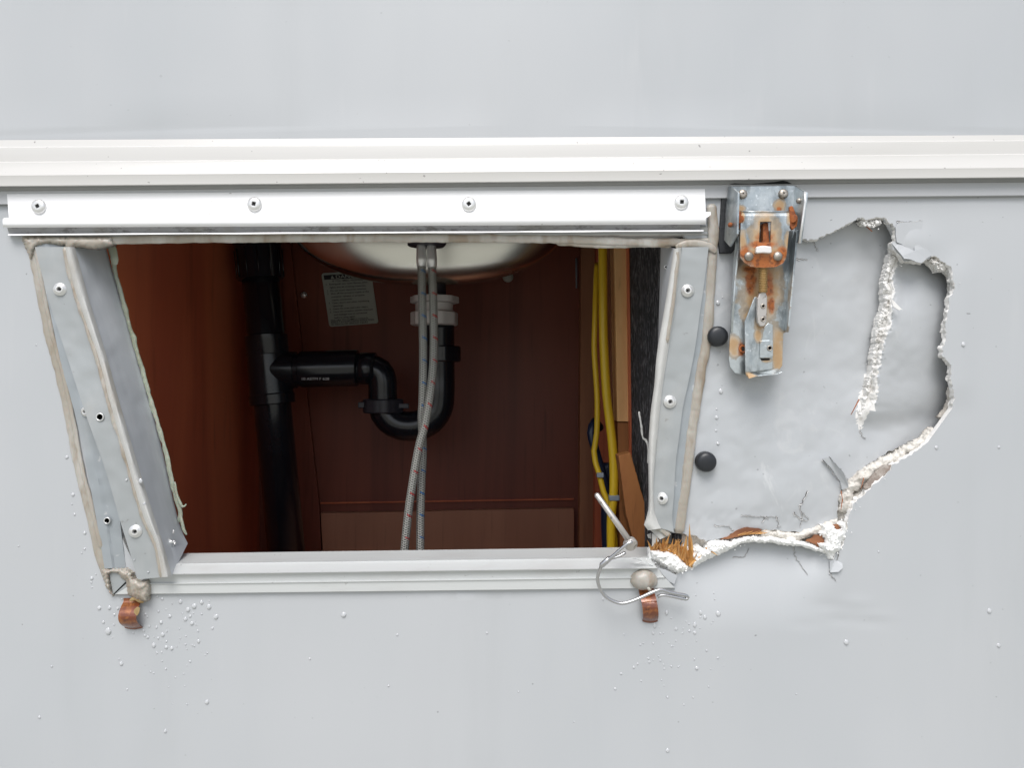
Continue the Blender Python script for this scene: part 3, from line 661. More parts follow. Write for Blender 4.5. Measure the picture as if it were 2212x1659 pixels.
# ------------------------------------------------------------------ left side rail (bent)
lf = root('side_rail', 'bent aluminium rail on the left side of the opening, crushed double', 'rail', V(200, 880))
lbL = c1((150, 640), (190, 780), (240, 1050), (290, 1280), (350, 1500)) + c2((370, 350), (400, 520), (440, 700), (490, 900), (530, 1080), (560, 1180), (600, 1280))
x = MB(); bead(x, [(u + 9, v) for u, v in lbL], 10, 5, -.0006, 31, .22); bead(x, [(u + 16, v) for u, v in lbL[:-2]], 5, 6, -.0010, 37, .4); x.build('sealant', M['seal'], lf)
def strip(name, L, R, dL, dR, mat, parent, n=90, cols=5, thick=.0012, bumpa=.0006, seed=0, crease=None, label=None):
    A = resample(smooth_path(L, 12), n); B = resample(smooth_path(R, 12), n); rows = []
    for i, (a, b) in enumerate(zip(A, B)):
        row = []
        for k in range(cols + 1):
            t = k / cols; u = lerp(a[0], b[0], t); v = lerp(a[1], b[1], t)
            dl = dL(i / n) if callable(dL) else dL; dr = dR(i / n) if callable(dR) else dR
            d = lerp(dl, dr, t) + bumpa * fbm(u * .02, v * .02, seed)
            if crease: d += crease(t, i / n)
            row.append(V(u, v, d))
        rows.append(row)
    m = MB(); m.loft(rows, thick=(0, thick, 0)); return m.build(name, mat, parent, sharp=40, label=label)
L1 = c1((215, 640), (300, 1050), (375, 1400), (430, 1600)) + c2((430, 350), (480, 580), (545, 920), (590, 1190))
R1 = [(150, 520), (205, 700), (245, 860)] + c2((700, 580), (760, 920), (800, 1190))
R1 = [(140, 520), (160, 640), (190, 800), (215, 900), (238, 1000), (256, 1100), (263, 1160), (272, 1228)]
strip('wall_flange', L1, R1, -.0018, -.0016, M['alu_old'], lf, seed=3, cols=8, crease=lambda t, y: (.0012 if t > .45 else 0) - .004 * math.exp(-((y - .53) / .05) ** 2) * t)
L2 = c1((215, 690), (310, 1050), (400, 1300)) + c2((380, 0), (470, 280), (530, 450), (600, 650), (680, 930), (740, 1160), (790, 1255))
R2 = c1((392, 690), (430, 880), (510, 1130), (640, 1540)) + c2((540, 0), (600, 230), (700, 560), (800, 900), (870, 1050), (905, 1240))
L2.pop(3 - 0); R2.pop(3)
L2 = c1((215, 690), (310, 1050)) + c2((380, 0), (470, 280), (530, 450), (600, 650), (680, 930)) + [(270, 1159), (289, 1223), (298, 1252)]
R2 = c1((392, 690), (430, 880), (510, 1130)) + c2((540, 0), (600, 230), (700, 560), (800, 900), (870, 1050), (905, 1240))
x = MB(); x.prism([(236, 1040), (300, 1040), (335, 1238), (244, 1238)], .0085, .0012); x.build('gap_shade_plate', M['alu_old'], lf, smooth=False)  # added grey plate, stands in for the shade in the flange split
dfl = lambda y: -.0038 - .0062 * sstep(.2, .6, y)
strip('face_flange', L2, R2, dfl, dfl, M['alu'], lf, seed=8, cols=8)
RB = c1((455, 690), (550, 1030)) + c2((600, 0), (660, 220), (760, 560), (850, 850), (925, 1080), (965, 1235))
strip('rib', [(u + 2, v) for u, v in R2], RB, lambda y: dfl(y) - .001, lambda y: dfl(y) - .0006, M['seal_grey'], lf, seed=4, cols=6, bumpa=.0006, crease=lambda t, y: -.0045 * math.sin(math.pi * t))
x = MB(); bead(x, [(u + 2, v) for u, v in R2], 4.5, 6, lambda q: -.0050 - .0062 * sstep(640, 900, q[1]), 45, .6); x.build('sealant', M['seal'], lf)
RJ = c1((640, 655), (700, 870), (790, 1170)) + c2((770, 0), (850, 280), (920, 560), (980, 830), (1015, 960), (1055, 1050))
strip('jamb', RB[:-1] + [RB[-1]], RJ[:-1] + c2((1055, 1050)), lambda y: dfl(y) + .001, .034, M['mill'], lf, seed=6, cols=12, bumpa=.0008)
x = MB(); e = c2((925, 1080), (1055, 1050), (990, 1180), (962, 1232)); x.prism([e[0], e[1], e[2], e[3]], [-.006, .030, .012, -.006], .0012); x.build('cut_end', M['mill'], lf, smooth=False)
GL = c1((672, 650), (720, 870), (800, 1170)) + c2((783, 0), (862, 280), (930, 510), (965, 680), (990, 790), (1018, 870), (1010, 930))
x = MB(); bead(x, GL, 4.6, 7, .033, 51, .6, step=3); bead(x, c2((985, 700), (1000, 780), (1030, 840), (1050, 826)), 3, 5, .030, 55, .6); bead(x, c2((1015, 880), (1035, 960), (1052, 1000)), 3.5, 5, .031, 57, .7)
bead(x, c1((560, 655), (640, 662), (690, 690), (715, 800)), 8, 6, .02, 58, .4)
x.build('sealant', M['seal_green'], lf, label='pale green sealant along the inner edge of the jamb')
def rivet(u, v, d, parent, r=14, tilt=(0, 0), mat='rivet'):
    R = r * S; c = V(u, v, d); ax = (tilt[0], -1, tilt[1]); m = MB()
    m.lathe([(R, -.0003), (R, .0004), (R * .93, .0009), (R * .70, .0013), (R * .62, .0019), (R * .50, .0023), (R * .36, .0022), (R * .30, .0015), (R * .26, .0004)], c, ax, 28)
    o = m.build('rivet', M[mat], parent, sharp=50); q = MB(); q.lathe([(R * .22, .0010), (R * .15, .0012), (R * .05, .0012)], c, ax, 12); q.build('mandrel', M['hole'], o)
    return o
rivet(130, 625, -.0042, lf, tilt=(.15, 0)); rivet(293, 1148, -.0104, lf, tilt=(.1, 0)); rivet(186, 889, -.0035, lf, 11)
def holep(u, v, d, r, parent):
    m = MB(); R = r * S; m.lathe([(R * 1.35, -.0001), (R * 1.3, .0005), (R, .0006), (R * .9, -.001)], V(u, v, d), (0, -1, 0), 24, cap=False); o = m.build('rivet_hole', M['rivet'], parent)
    q = MB(); q.lathe([(R, .0002), (R * .5, .0002)], V(u, v, d), (0, -1, 0), 20); q.build('socket', M['hole'], o); return o
holep(216, 901, -.0098, 6.5, lf); holep(231.5, 1125, -.0024, 5.5, lf); holep(191, 592, .010, 3, lf)
# corner sealant
x = MB(); crumbs(x, [(V(*c2((950 + 8 * math.cos(k * 2.4) * (k % 3), 1040 + 9 * math.sin(k * 1.9) * (k % 4)))[0], .006), (2.0 + (k % 3)) * S) for k in range(9)] + [(V(*c2((980 + 5 * math.cos(k * 2.4), 1048 + 12 * math.sin(k * 1.9)))[0], .010), 2.6 * S) for k in range(7)] + [(V(*c2((978, 975 + 4 * k))[0], .010), 1.7 * S) for k in range(4)], 0, 4); x.build('scraped_metal', M['screw'], lf, smooth=False)
x = MB(); foam_patch(x, cc((740, 540), (800, 545), (860, 610), (900, 700), (1000, 745), (1130, 735), (1165, 830), (1160, 980), (1110, 1100), (1060, 1085), (900, 1020), (800, 965), (790, 860), (770, 745), (700, 700), (640, 615), (520, 605), (485, 650), (490, 750), (520, 900), (560, 1000), (500, 940), (430, 830), (410, 690), (360, 610), (370, 550), (480, 545)), lambda u, v: -.003 - .003 * sstep(275, 300, u), .0036, .0011, 61, 2, 9, .07)
x.build('sealant', M['seal'], lf, label='thick tan sealant lump at the bottom corner')

# ------------------------------------------------------------------ bottom rail
br = root('sill_rail', 'bright ribbed aluminium sill rail along the bottom of the opening', 'rail', V(900, 1230))
def bl(vl, vr, d, u0, u1, n=60): return [V(lerp(u0, u1, i / n), lerp(vl, vr, lerp(u0, u1, i / n) / 2212 if False else i / n), d) for i in range(n + 1)]
x = MB(); x.loft([bl(1197, 1182, .034, 300, 1399), bl(1217.5, 1203, .0085, 300, 1404), bl(1218.5, 1204, .0060, 300, 1404), bl(1220, 1206, .0062, 300, 1404), bl(1240, 1226, -.0052, 300, 1418), bl(1241.5, 1227.5, -.0066, 300, 1420), bl(1243, 1229, -.0062, 300, 1421),
    bl(1243.5, 1229.5, -.0030, 300, 1421), bl(1261, 1246, -.0026, 285, 1434), bl(1262, 1247, -.0044, 285, 1435), bl(1263.5, 1248.5, -.0044, 283, 1436), bl(1265, 1250, -.0034, 280, 1438), bl(1284, 1270, -.0030, 250, 1458), bl(1285, 1271, -.0012, 250, 1458), bl(1285, 1271, .0006, 250, 1458)])
x.build('rail_profile', M['sill'], br, sharp=20)
x = MB(); x.prism(cc((480, 560), (760, 560), (780, 745), (560, 965)), -.0022, .0015); x.prism(cc((795, 770), (820, 960), (575, 975)), -.0022, .0015); x.build('mitred_corner', M['alu'], br, smooth=False, bevel=.0003)
x = MB(); x.prism(cc((780, 755), (795, 770), (570, 975), (550, 970)), -.0010, .0006); x.build('mitre_gap', M['hole'], br, smooth=False)
x = MB(); bead(x, cd((545, 640), (640, 655), (720, 690), (850, 745)), 1.4, 4, -.004, 71, .5, step=2); bead(x, cd((600, 720), (640, 710), (720, 690)), 1.5, 4, -.005, 72, .5, step=2); x.build('torn_lip', M['sill'], br)

# ------------------------------------------------------------------ right side rail
rf = root('side_rail', 'straight-leaning aluminium rail on the right side of the opening with three rivets', 'rail', V(1460, 840))
FL = [(1473, 534), (1460, 640), (1443, 760), (1432, 830), (1424, 900), (1417, 983), (1412, 1050), (1415, 1110), (1428, 1142)]
FR = [(1531, 533), (1520, 620), (1512, 676), (1500, 760), (1484, 840), (1475, 880), (1467, 944), (1460, 998), (1455, 1080), (1452, 1118), (1456, 1150)]
RBL = [(1456, 537), (1440, 640), (1420, 760), (1414, 830), (1405, 900), (1401, 983), (1401, 1101), (1391, 1134), (1400, 1146)]
strip('face_flange', FL, FR, -.0046, -.0046, M['alu'], rf, seed=13, cols=8)
strip('wall_flange', [(u - 14, v) for u, v in FR], [(1545, 540), (1530, 700), (1512, 800), (1500, 900), (1480, 1040), (1472, 1135)], -.0018, -.0010, M['alu_old'], rf, seed=15, cols=5)
strip('rib', RBL, FL, -.0058, -.0056, M['seal_grey'], rf, seed=14, cols=6, crease=lambda t, y: -.0030 * math.sin(math.pi * t))
strip('jamb', [(1428, 526), (1425, 640), (1421, 760), (1416, 830), (1409, 900), (1404, 983), (1404, 1101), (1402, 1140)], [(u + 3, v) for u, v in RBL[:-1]], .030, -.0050, M['mill'], rf, seed=16, cols=8)
x = MB(); bead(x, [(1537, 440), (1541, 500), (1537, 570), (1532, 660), (1526, 740), (1514, 800), (1504, 870), (1492, 950), (1482, 1040), (1472, 1110), (1466, 1152)], 11, 8, -.0008, 81, .25)
bead(x, [(1460, 534), (1490, 526), (1530, 530), (1546, 545)], 8, 7, -.003, 82, .4); bead(x, [(1464, 540), (1462, 580), (1450, 680), (1440, 740)], 4, 6, -.0080, 83, .4)
bead(x, c5((640, 860), (680, 890), (740, 930), (790, 960)), 5, 5, -.003, 84, .5, step=2)
x.build('sealant', M['seal'], rf)
x = MB(); x.prism(c5((610, 885), (690, 800), (760, 900), (800, 955), (720, 990), (650, 920)), -.002, .001); x.prism(c5((665, 945), (700, 960), (715, 1000), (665, 1040)), -.001, .001); x.prism(c5((630, 955), (660, 945), (663, 985), (640, 980)), .003, .001); x.build('torn_sealant', M['seal_grey'], rf, smooth=False, bevel=.0003)
rivet(1485, 628, -.0050, rf, 14, (-.05, 0)); rivet(1447, 868, -.0050, rf, 14); rivet(1430, 1077, -.0050, rf, 13, (-.45, .1))
holep(1439, 577, .012, 3, rf)

# ------------------------------------------------------------------ rubber bumpers
for k, (u, v, lb) in enumerate(((1548, 727, 'black rubber bumper on the wall just left of the latch foot'), (1523, 997, 'black rubber bumper on the grey wall, lower of the two, below the latch'))):
    x = MB(); R = 22 * S; x.lathe([(R, -.001), (R, .003), (R * .97, .0048), (R * .86, .0062), (R * .6, .0070), (R * .3, .0073), (R * .05, .0074)], V(u, v, 0), (0, -1, 0), 36)
    o = x.build('rubber_bumper', M['rubber'], sharp=60, at=V(u, v, 0)); o['label'] = lb; o['category'] = 'bumper'; o['group'] = 'rubber bumpers beside the opening'

# ------------------------------------------------------------------ latch
la = root('latch', 'rust-stained galvanised steel draw latch with threaded bolt, on black gasket', 'latch', V(1640, 600)); LO = V(1640, 600)
def rel(px, py, rx, ry, d=-.012):
    (p,) = c6((px, py)); q = V(*p, d) - LO; return (q.x, q.z, rx * .2899 * S, ry * .2899 * S)
x = MB(); x.prism(c6((355, 132), (440, 118), (560, 122), (740, 108), (800, 98), (830, 104), (880, 128), (890, 250), (480, 560), (420, 640), (330, 640), (322, 560), (345, 200)), -.0025, .0035); x.build('gasket', M['gasket'], la, bevel=.0006, smooth=False)
z1 = zinc('galvanised_bracket', [rel(800, 275, 45, 55), rel(500, 300, 40, 30)], [rel(790, 300, 20, 20)])
x = MB(); x.prism(c6((400, 142), (880, 136), (935, 170), (935, 330), (400, 330)), -.0062, .0014); br_ = x.build('bracket_plate', z1, la, smooth=False, bevel=.0003)
def flange(name, near, dn, df, mat, parent, thick=.0013):
    """plate standing out from the wall: near-edge outline in grid coords at dn, straight back to df"""
    a = [V(u, v, dn) for u, v in near]; 
    return a
def standing(mb, near_pts, dlist, t=.0014, m=0):
    """upright plate normal to the wall: points (u,v) seen at their own depth; extruded sideways by t"""
    a = [V(p[0], p[1], d) for p, d in zip(near_pts, dlist)]; b = [q + Vector((t, 0, 0)) for q in a]; n = len(a)
    mb.add(a + b, [tuple(range(n)), tuple(range(2 * n - 1, n - 1, -1))] + [(i, i + n, (i + 1) % n + n, (i + 1) % n) for i in range(n)], m)
x = MB(); standing(x, c6((392, 142), (430, 160), (462, 190), (455, 500), (402, 594), (358, 545), (372, 300)), [-.005, -.020, -.031, -.031, -.018, -.005, -.005]); x.build('side_plate', z1, la, smooth=False, bevel=.0003)
x = MB(); standing(x, c6((885, 140), (930, 165), (972, 188), (966, 260), (925, 570), (900, 560), (868, 320)), [-.005, -.016, -.030, -.031, -.031, -.024, -.005]); x.build('side_plate', z1, la, smooth=False, bevel=.0003)
# bright folded lip on the right plate
x = MB(); x.tube([V(*p, -.0315) for p in c6((962, 186), (964, 260), (945, 400), (922, 566))], .0009, 8); x.build('folded_edge', M['screw'], la)
z2 = zinc('galvanised_arm', [rel(600, 800, 150, 130), rel(620, 1000, 145, 200), rel(700, 900, 110, 200), rel(560, 760, 110, 60), rel(760, 1380, 70, 200), rel(430, 1330, 60, 90), rel(640, 1230, 90, 90)],
          [rel(560, 850, 50, 110), rel(700, 880, 45, 110), rel(715, 1020, 35, 70), rel(560, 770, 60, 40), rel(495, 1355, 30, 60)])
x = MB(); arm = c6((470, 470), (880, 470), (870, 700), (850, 1000), (822, 1230), (803, 1240), (795, 1480), (760, 1530), (700, 1548), (500, 1550), (440, 1535), (405, 1490), (397, 1440), (405, 1240), (425, 900), (450, 600))
x.prism(arm, -.0105, .0016); ar = x.build('arm_plate', z2, la, smooth=False, bevel=.0004)
x = MB(); standing(x, c6((888, 450), (900, 470), (880, 700), (862, 900), (835, 1190), (828, 1232), (808, 1225), (822, 1000), (850, 600)), [-.012, -.024, -.024, -.024, -.024, -.016, -.0105, -.0105, -.0105]); 
x.build('arm_flange', z2, la, smooth=False, bevel=.0003)
x = MB(); standing(x, c6((452, 470), (470, 560), (440, 800), (425, 1000), (412, 1230), (402, 1240), (412, 1000), (430, 700)), [-.020, -.020, -.019, -.019, -.012, -.0105, -.0105, -.0105]); x.build('arm_flange', z2, la, smooth=False, bevel=.0003)
for pts, dd, c_ in ((c6((455, 320), (490, 330), (492, 420), (480, 460), (455, 440)), -.0245, (478, 390)), (c6((848, 292), (872, 286), (890, 330), (912, 390), (905, 440), (872, 470), (850, 440)), -.0245, (876, 385))):
    x = MB(); x.prism(pts, dd, .003, d2=None); w_ = x.build('rusty_washer', M['rust'], la, smooth=False, bevel=.0007)
    x = MB(); (q_,) = c6(c_); x.lathe([(5 * S, -.001), (9 * S, .0002), (8 * S, .0012), (3 * S, .0014)], V(*q_, dd - .0002), (-.8, -1, 0), 20); x.build('pivot_end', M['rust'], w_, sharp=40)
z3 = zinc('galvanised_pull', [rel(660, 560, 120, 240, -.026), rel(650, 660, 210, 110, -.026), rel(500, 560, 30, 90, -.026), rel(835, 560, 30, 90, -.026), rel(660, 430, 75, 60, -.026), rel(495, 360, 20, 60, -.026), rel(845, 380, 22, 60, -.026)],
          [rel(650, 700, 190, 80, -.026), rel(650, 580, 120, 40, -.026), rel(665, 520, 70, 50, -.026), rel(520, 640, 50, 60, -.026), rel(800, 640, 50, 60, -.026)])
pull = c6((490, 332), (845, 330), (850, 420), (835, 560), (828, 640), (822, 680), (800, 715), (750, 742), (660, 750), (560, 742), (510, 710), (482, 670), (480, 600), (482, 470))
slot = c6((628, 406), (712, 404), (708, 560), (620, 560))
sheet('pull_plate', dense(pull, 4, True), [dense(slot, 4, True)], grid(1595, 1712, 455, 580, 4), lambda u, v: -.0262 + .0045 * max(0, 1 - (v - 456) / 9) ** 2 + .001 * sstep(545, 575, v), .0016, [z3, z3], la)
x = MB(); x.loft([[V(u, 456, -.0240) for u in (1602, 1630, 1660, 1705)], [V(u, 454.5, -.0215) for u in (1602, 1630, 1660, 1705)], [V(u, 455, -.018) for u in (1602, 1630, 1660, 1704)]], thick=(0, 0, -.0008)); x.build('rolled_edge', z3, la)
x = MB(); x.prism(c6((650, 415), (690, 412), (700, 560), (650, 570)), -.0225, .006); x.build('slot_block', M['rust'], la, smooth=False, bevel=.0006)
x = MB(); x.prism(c6((602, 592), (655, 584), (714, 590), (718, 632), (706, 642), (655, 638), (604, 642), (598, 630)), -.0295, .0035); x.build('bolt_nut', M['bolt'], la, bevel=.0007, smooth=False)
for p in ((545, 665), (760, 665)):
    x = MB(); x.lathe([(9.7 * S, -.0006), (9.5 * S, .0005), (8 * S, .0012), (5 * S, .0017), (1 * S, .0019)], V(*c6(p)[0], -.0262), (0, -1, 0), 24); x.build('pull_rivet', M['screw_old'], la)
x = MB(); pts = []; rr = []
for i in range(90):
    t = i / 89; y = lerp(745, 935, t); pts.append(V(*c6((649, y))[0], -.0205)); rr.append((30 + 4 * math.cos(i * 2 * math.pi / 6)) * .2899 * S)
x.tube(pts, rr, 20); x.build('threaded_bolt', M['brass'], la, sharp=60)
x = MB(); eye = c6((640, 925), (672, 935), (682, 965), (678, 1150), (662, 1185), (632, 1190), (612, 1160), (606, 1100), (610, 980), (625, 940)); 
zt = zinc('galvanised_tongue', [rel(630, 1170, 40, 60, -.018), rel(620, 1260, 30, 60, -.018), rel(540, 1560, 60, 30, -.018), rel(680, 1440, 40, 20, -.018)], [])
x.prism(eye, -.0212, .0035); ey = x.build('bolt_eye', M['pin'], la, bevel=.0006, smooth=False)
x = MB()
for p in ((650, 1037), (650, 1135)): x.lathe([(5.2 * S, .0001), (4.6 * S, .0007), (2.8 * S, .0006), (2.4 * S, .0002)], V(*c6(p)[0], -.0212), (0, -1, 0), 20)
x.build('eye_rivet', M['screw_old'], ey)
x = MB()
for p in ((650, 1037), (650, 1135)): x.lathe([(2.6 * S, .0005), (1 * S, .0005)], V(*c6(p)[0], -.0212), (0, -1, 0), 16)
x.build('socket', M['hole'], ey)
tg = c6((585, 970), (612, 966), (618, 1040), (625, 1185), (650, 1200), (690, 1160), (725, 1175), (722, 1505), (560, 1530), (550, 1575), (530, 1560), (520, 1530), (514, 1155))
x = MB(); x.prism(tg, -.0165, .0014); x.build('tongue_plate', zt, la, bevel=.0004, smooth=False)
x = MB(); x.loft([[V(*p, -.0155) for p in c6((528, 1530), (620, 1535), (722, 1508), (760, 1500))], [V(*p, -.0200) for p in c6((545, 1578), (600, 1560), (750, 1545), (795, 1528))]], thick=(0, .0012, 0)); x.build('tongue_lip', zt, la, smooth=False, bevel=.0003)
x = MB(); tb = c6((628, 1292), (700, 1288), (727, 1300), (727, 1412), (700, 1425), (628, 1425)); x.prism(tb, -.0182, .0018); t_ = x.build('tongue_tab', zt, la, bevel=.0006, smooth=False)
x = MB(); x.lathe([(6 * S, .0001), (5.6 * S, .0006), (3.6 * S, .0006), (3 * S, .0001)], V(*c6((700, 1350))[0], -.0183), (0, -1, 0), 20); x.build('tab_rivet', M['screw_old'], t_)
x = MB(); x.lathe([(3.6 * S, .0004), (1 * S, .0004)], V(*c6((700, 1350))[0], -.0183), (0, -1, 0), 16); x.build('socket', M['hole'], t_)
x = MB(); x.prism(c6((628, 1425), (700, 1425), (700, 1440), (640, 1442)), -.0168, .0004); x.prism(c6((500, 1320), (514, 1320), (514, 1390), (500, 1385), (492, 1355)), -.0108, .0004); x.build('tab_slot', M['hole'], la, smooth=False)
x = MB(); x.lathe([(9 * S, .0), (8.6 * S, .0005), (5 * S, .0005), (4.6 * S, 0)], V(*c6((500, 1356))[0], -.0106), (0, -1, 0), 24, cap=False); x.build('rust_ring', M['rust'], la)
screw('mounting_screw', *c6((497, 203))[0], -.0064, 10, M['screw_old'], la, .3, (0, .0), True); screw('mounting_screw', *c6((800, 200))[0], -.0064, 10.5, M['screw_old'], la, .9, (0, .1), True)
x = MB(); x.lathe([(5 * S, -.001), (5 * S, .0006), (2.5 * S, .0014), (.5 * S, .0016)], V(*c6((405, 430))[0], -.022), (-1, -.25, 0), 18); x.build('pivot_rivet', M['rust'], la)
x = MB(); x.lathe([(6 * S, -.001), (6 * S, .0006), (3 * S, .0016), (.5 * S, .0019)], V(*c6((916, 252))[0], -.019), (-1, -.3, 0), 18); x.build('pivot_rivet', M['screw_old'], la)

# ------------------------------------------------------------------ lock pin
lk = root('lock_pin', 'steel locking pin with looped wire bail resting on the sill rail', 'pin', V(1363, 1172))
x = MB(); x.tube([V(1287, 1066, -.012), V(1289, 1069, -.0125), V(1325, 1119, -.0165), V(1359, 1168, -.021)], [.0010, .0021, .0022, .0022], 20); x.build('shaft', M['pin'], lk)
x = MB(); a = V(1352, 1162, -.020); b = V(1380, 1176, -.022)
x.lathe([(.0035, 0), (.0049, .0008), (.0050, .0045), (.0042, .0058), (.0015, .0062)], V(1358, 1170, -.017), (.35, -1, -.45), 28); x.build('head', M['pin'], lk, sharp=50)
x = MB(); wr = .00118
p1 = [V(*p, d) for p, d in zip(cd((572, 432), (520, 450), (430, 520), (330, 610), (250, 670), (190, 720)), (-.0245, -.0250, -.0245, -.0235, -.0225, -.0215))]
x.tube([Vector(q) for q in smooth_path([tuple(q) for q in p1], .0012)], wr, 12)
p2 = [V(*p, d) for p, d in zip(cd((480, 570), (420, 610), (350, 635), (270, 660), (190, 720)), (-.0215, -.0225, -.0225, -.0225, -.0215))]
x.tube([Vector(q) for q in smooth_path([tuple(q) for q in p2], .0012)], wr, 12)
p3 = cd((200, 690), (165, 760), (130, 850), (120, 930), (150, 1040), (220, 1140), (320, 1205), (430, 1235), (540, 1215), (680, 1160), (800, 1105), (900, 1065), (960, 1058), (1040, 1085), (1150, 1110), (1260, 1130), (1300, 1155), (1285, 1178), (1230, 1175), (1120, 1150), (1010, 1130), (950, 1130), (905, 1150))
dd = [-.0215, -.0210, -.020, -.019, -.0175, -.0165, -.0160, -.016, -.0160, -.0158, -.0155, -.0150, -.0145, -.014, -.013, -.012, -.0115, -.0115, -.012, -.0125, -.0125, -.0125, -.0120]
x.tube([Vector(q) for q in smooth_path([tuple(V(*p, d)) for p, d in zip(p3, dd)], .0012)], wr * 1.05, 12)
x.build('wire_bail', M['wire'], lk)
x = MB(); x.tube([V(*p, -.0222) for p in cd((160, 760), (175, 740), (240, 680), (290, 640))], [.0013, .0021, .0021, .0018], 14, flat=.8); x.build('ferrule', M['wire'], lk)

# ------------------------------------------------------------------ rusty spring clips
def clip(nm, lb, top, w, h, tl, seed, splash=True):
    r = root(nm, lb, 'clip', V(top[0], top[1], 0), 'rusty spring clips under the sill rail'); m = MB(); rows = []
    prof = []
    for i in range(22):
        a = lerp(-.15, 1.05, i / 21) * math.pi; prof.append((-.0004 - .0085 * max(0, math.sin(a)) ** .8 - .0006, i / 21))
    c = V(top[0], top[1], 0)
    for y, t in prof:
        zz = -h * S * t; row = []
        for k in range(7):
            q = k / 6 - .5; sag = .0012 * (1 - (2 * q) ** 2) * -sstep(.6, 1, t)
            row.append(c + Vector((q * w * S + tl * t * S, y, zz + sag)))
        rows.append(row)
    m.loft(rows, thick=(0, .0007, 0)); m.build('band', M['spring'], r, sharp=50); return r
k1 = clip('spring_clip', 'curled rusty spring clip hanging from the tan sealant lump at the sill corner', (287, 1292), 38, 64, 3, 1)
x = MB()
x.add([V(*p, -.0102) for p in c2((757, 1420), (775, 1405), (790, 1412), (785, 1440), (772, 1458), (755, 1440))], [(0, 1, 2, 3, 4, 5)]); x.build('worn_spot', M['brass'], k1, smooth=False)
x = MB(); bead(x, cc((840, 1080), (920, 1035), (1000, 1075), (1070, 1100)), 4, 4, -.0035, 91, .4, step=2); x.build('rust_tip', M['brass'], k1)
k2 = clip('spring_clip', 'curled rusty spring clip under the egg-shaped sealant blob, wire resting on it', (1395, 1268), 33, 74, 9, 2)
x = MB(); bm = bmesh.new(); bmesh.ops.create_uvsphere(bm, u_segments=28, v_segments=18, radius=1)
vs = [v.co.copy() for v in bm.verts]; fs = [tuple(v.index for v in f.verts) for f in bm.faces]; bm.free()
cB = V(1391, 1252, -.003)
x.add([cB + Vector(((q.x * (29 - 4 * q.z) + 3 * max(0, q.z) * q.x + (3 * q.z)) * S, q.y * .0068, q.z * 22 * S - q.x * 3 * S)) * (1 + .07 * mn.noise(q * 2.2)) for q in vs], fs)
bead(x, cd((770, 1020), (800, 1060), (815, 1090)), 4, 8, -.008, 93, .2, step=2)
x.build('sealant_blob', M['seal'], k2, label='egg-shaped translucent beige sealant blob')

# ------------------------------------------------------------------ cabinet interior
cb = root('sink_cabinet', 'dark cherry wood cabinet interior seen through the opening', 'cabinet', V(800, 1190, .2))
xl = V(205, 0, .035).x; xr = V(1436, 0, .02).x; xb = V(1256, 0, .42).x; zt = .215; zb = -.46
def slab(name, lo, hi, mat, parent=cb, bevel=0, label=None):
    m = MB(); m.box([(a + b) / 2 for a, b in zip(lo, hi)], [(b - a) / 2 for a, b in zip(lo, hi)]); return m.build(name, mat, parent, smooth=False, bevel=bevel, label=label)
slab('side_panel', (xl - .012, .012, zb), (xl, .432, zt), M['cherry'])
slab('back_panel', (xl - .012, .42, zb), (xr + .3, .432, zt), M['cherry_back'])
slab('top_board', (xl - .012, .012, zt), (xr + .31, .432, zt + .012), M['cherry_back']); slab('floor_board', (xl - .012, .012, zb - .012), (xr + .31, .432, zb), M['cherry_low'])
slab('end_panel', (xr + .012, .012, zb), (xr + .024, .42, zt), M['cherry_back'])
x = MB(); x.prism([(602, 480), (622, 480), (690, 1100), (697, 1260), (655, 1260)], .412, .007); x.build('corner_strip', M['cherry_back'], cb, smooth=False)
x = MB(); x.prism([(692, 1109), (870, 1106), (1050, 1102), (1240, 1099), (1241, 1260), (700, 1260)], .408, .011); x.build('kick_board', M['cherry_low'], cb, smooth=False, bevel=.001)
x = MB(); x.prism([(692, 1086), (1240, 1077), (1240, 1080), (692, 1089)], .415, .004); x.build('edge_bead', M['cherry'], cb, smooth=False)
x = MB(); x.prism([(1256, 440), (1291, 440), (1286, 1260), (1251, 1260)], .392, .026); x.build('edge_board', M['strip_wood'], cb, smooth=False, bevel=.0006)
x = MB(); x.prism([(1289, 440), (1326, 440), (1336, 800), (1345, 1260), (1284, 1260)], .34, .02); x.build('inner_board', M['cherry'], cb, smooth=False)
x = MB(); x.prism([(1243, 558), (1247, 556), (1247, 622), (1244, 622)], .414, .003); x.build('latch_strip', M['staple'], cb)
x = MB(); x.lathe([(.0045, 0), (.004, .003), (.001, .004)], V(657, 637, .419), (0, -1, 0), 16); x.build('screw', M['screw'], cb)
x = MB(); x.lathe([(.0072, 0), (.0068, .002), (.002, .003)], V(1097, 598, .419), (0, -1, 0), 22); x.build('cap', M['label'], cb)
po = root('wood_post', 'pale pine post standing between the yellow cables and black carpet', 'post', V(1340, 1190, .16))
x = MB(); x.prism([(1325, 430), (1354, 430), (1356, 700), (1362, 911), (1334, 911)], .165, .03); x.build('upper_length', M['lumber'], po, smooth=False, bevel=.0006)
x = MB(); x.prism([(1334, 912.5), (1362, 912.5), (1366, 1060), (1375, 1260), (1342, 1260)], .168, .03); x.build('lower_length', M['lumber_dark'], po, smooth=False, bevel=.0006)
x = MB(); x.prism([(1311, 430), (1325, 430), (1337, 911), (1342, 1260), (1328, 1260), (1320, 800)], .21, .02); x.build('rear_batten', M['strip_wood'], po, smooth=False)
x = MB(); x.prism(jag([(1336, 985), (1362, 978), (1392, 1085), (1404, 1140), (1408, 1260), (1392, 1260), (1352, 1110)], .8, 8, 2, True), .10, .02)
o = x.build('wood_brace', M['lumber_dark'], None, smooth=False, bevel=.0006); o['label'] = 'slanting dark wood brace at the lower right corner inside the opening'; o['category'] = 'brace'
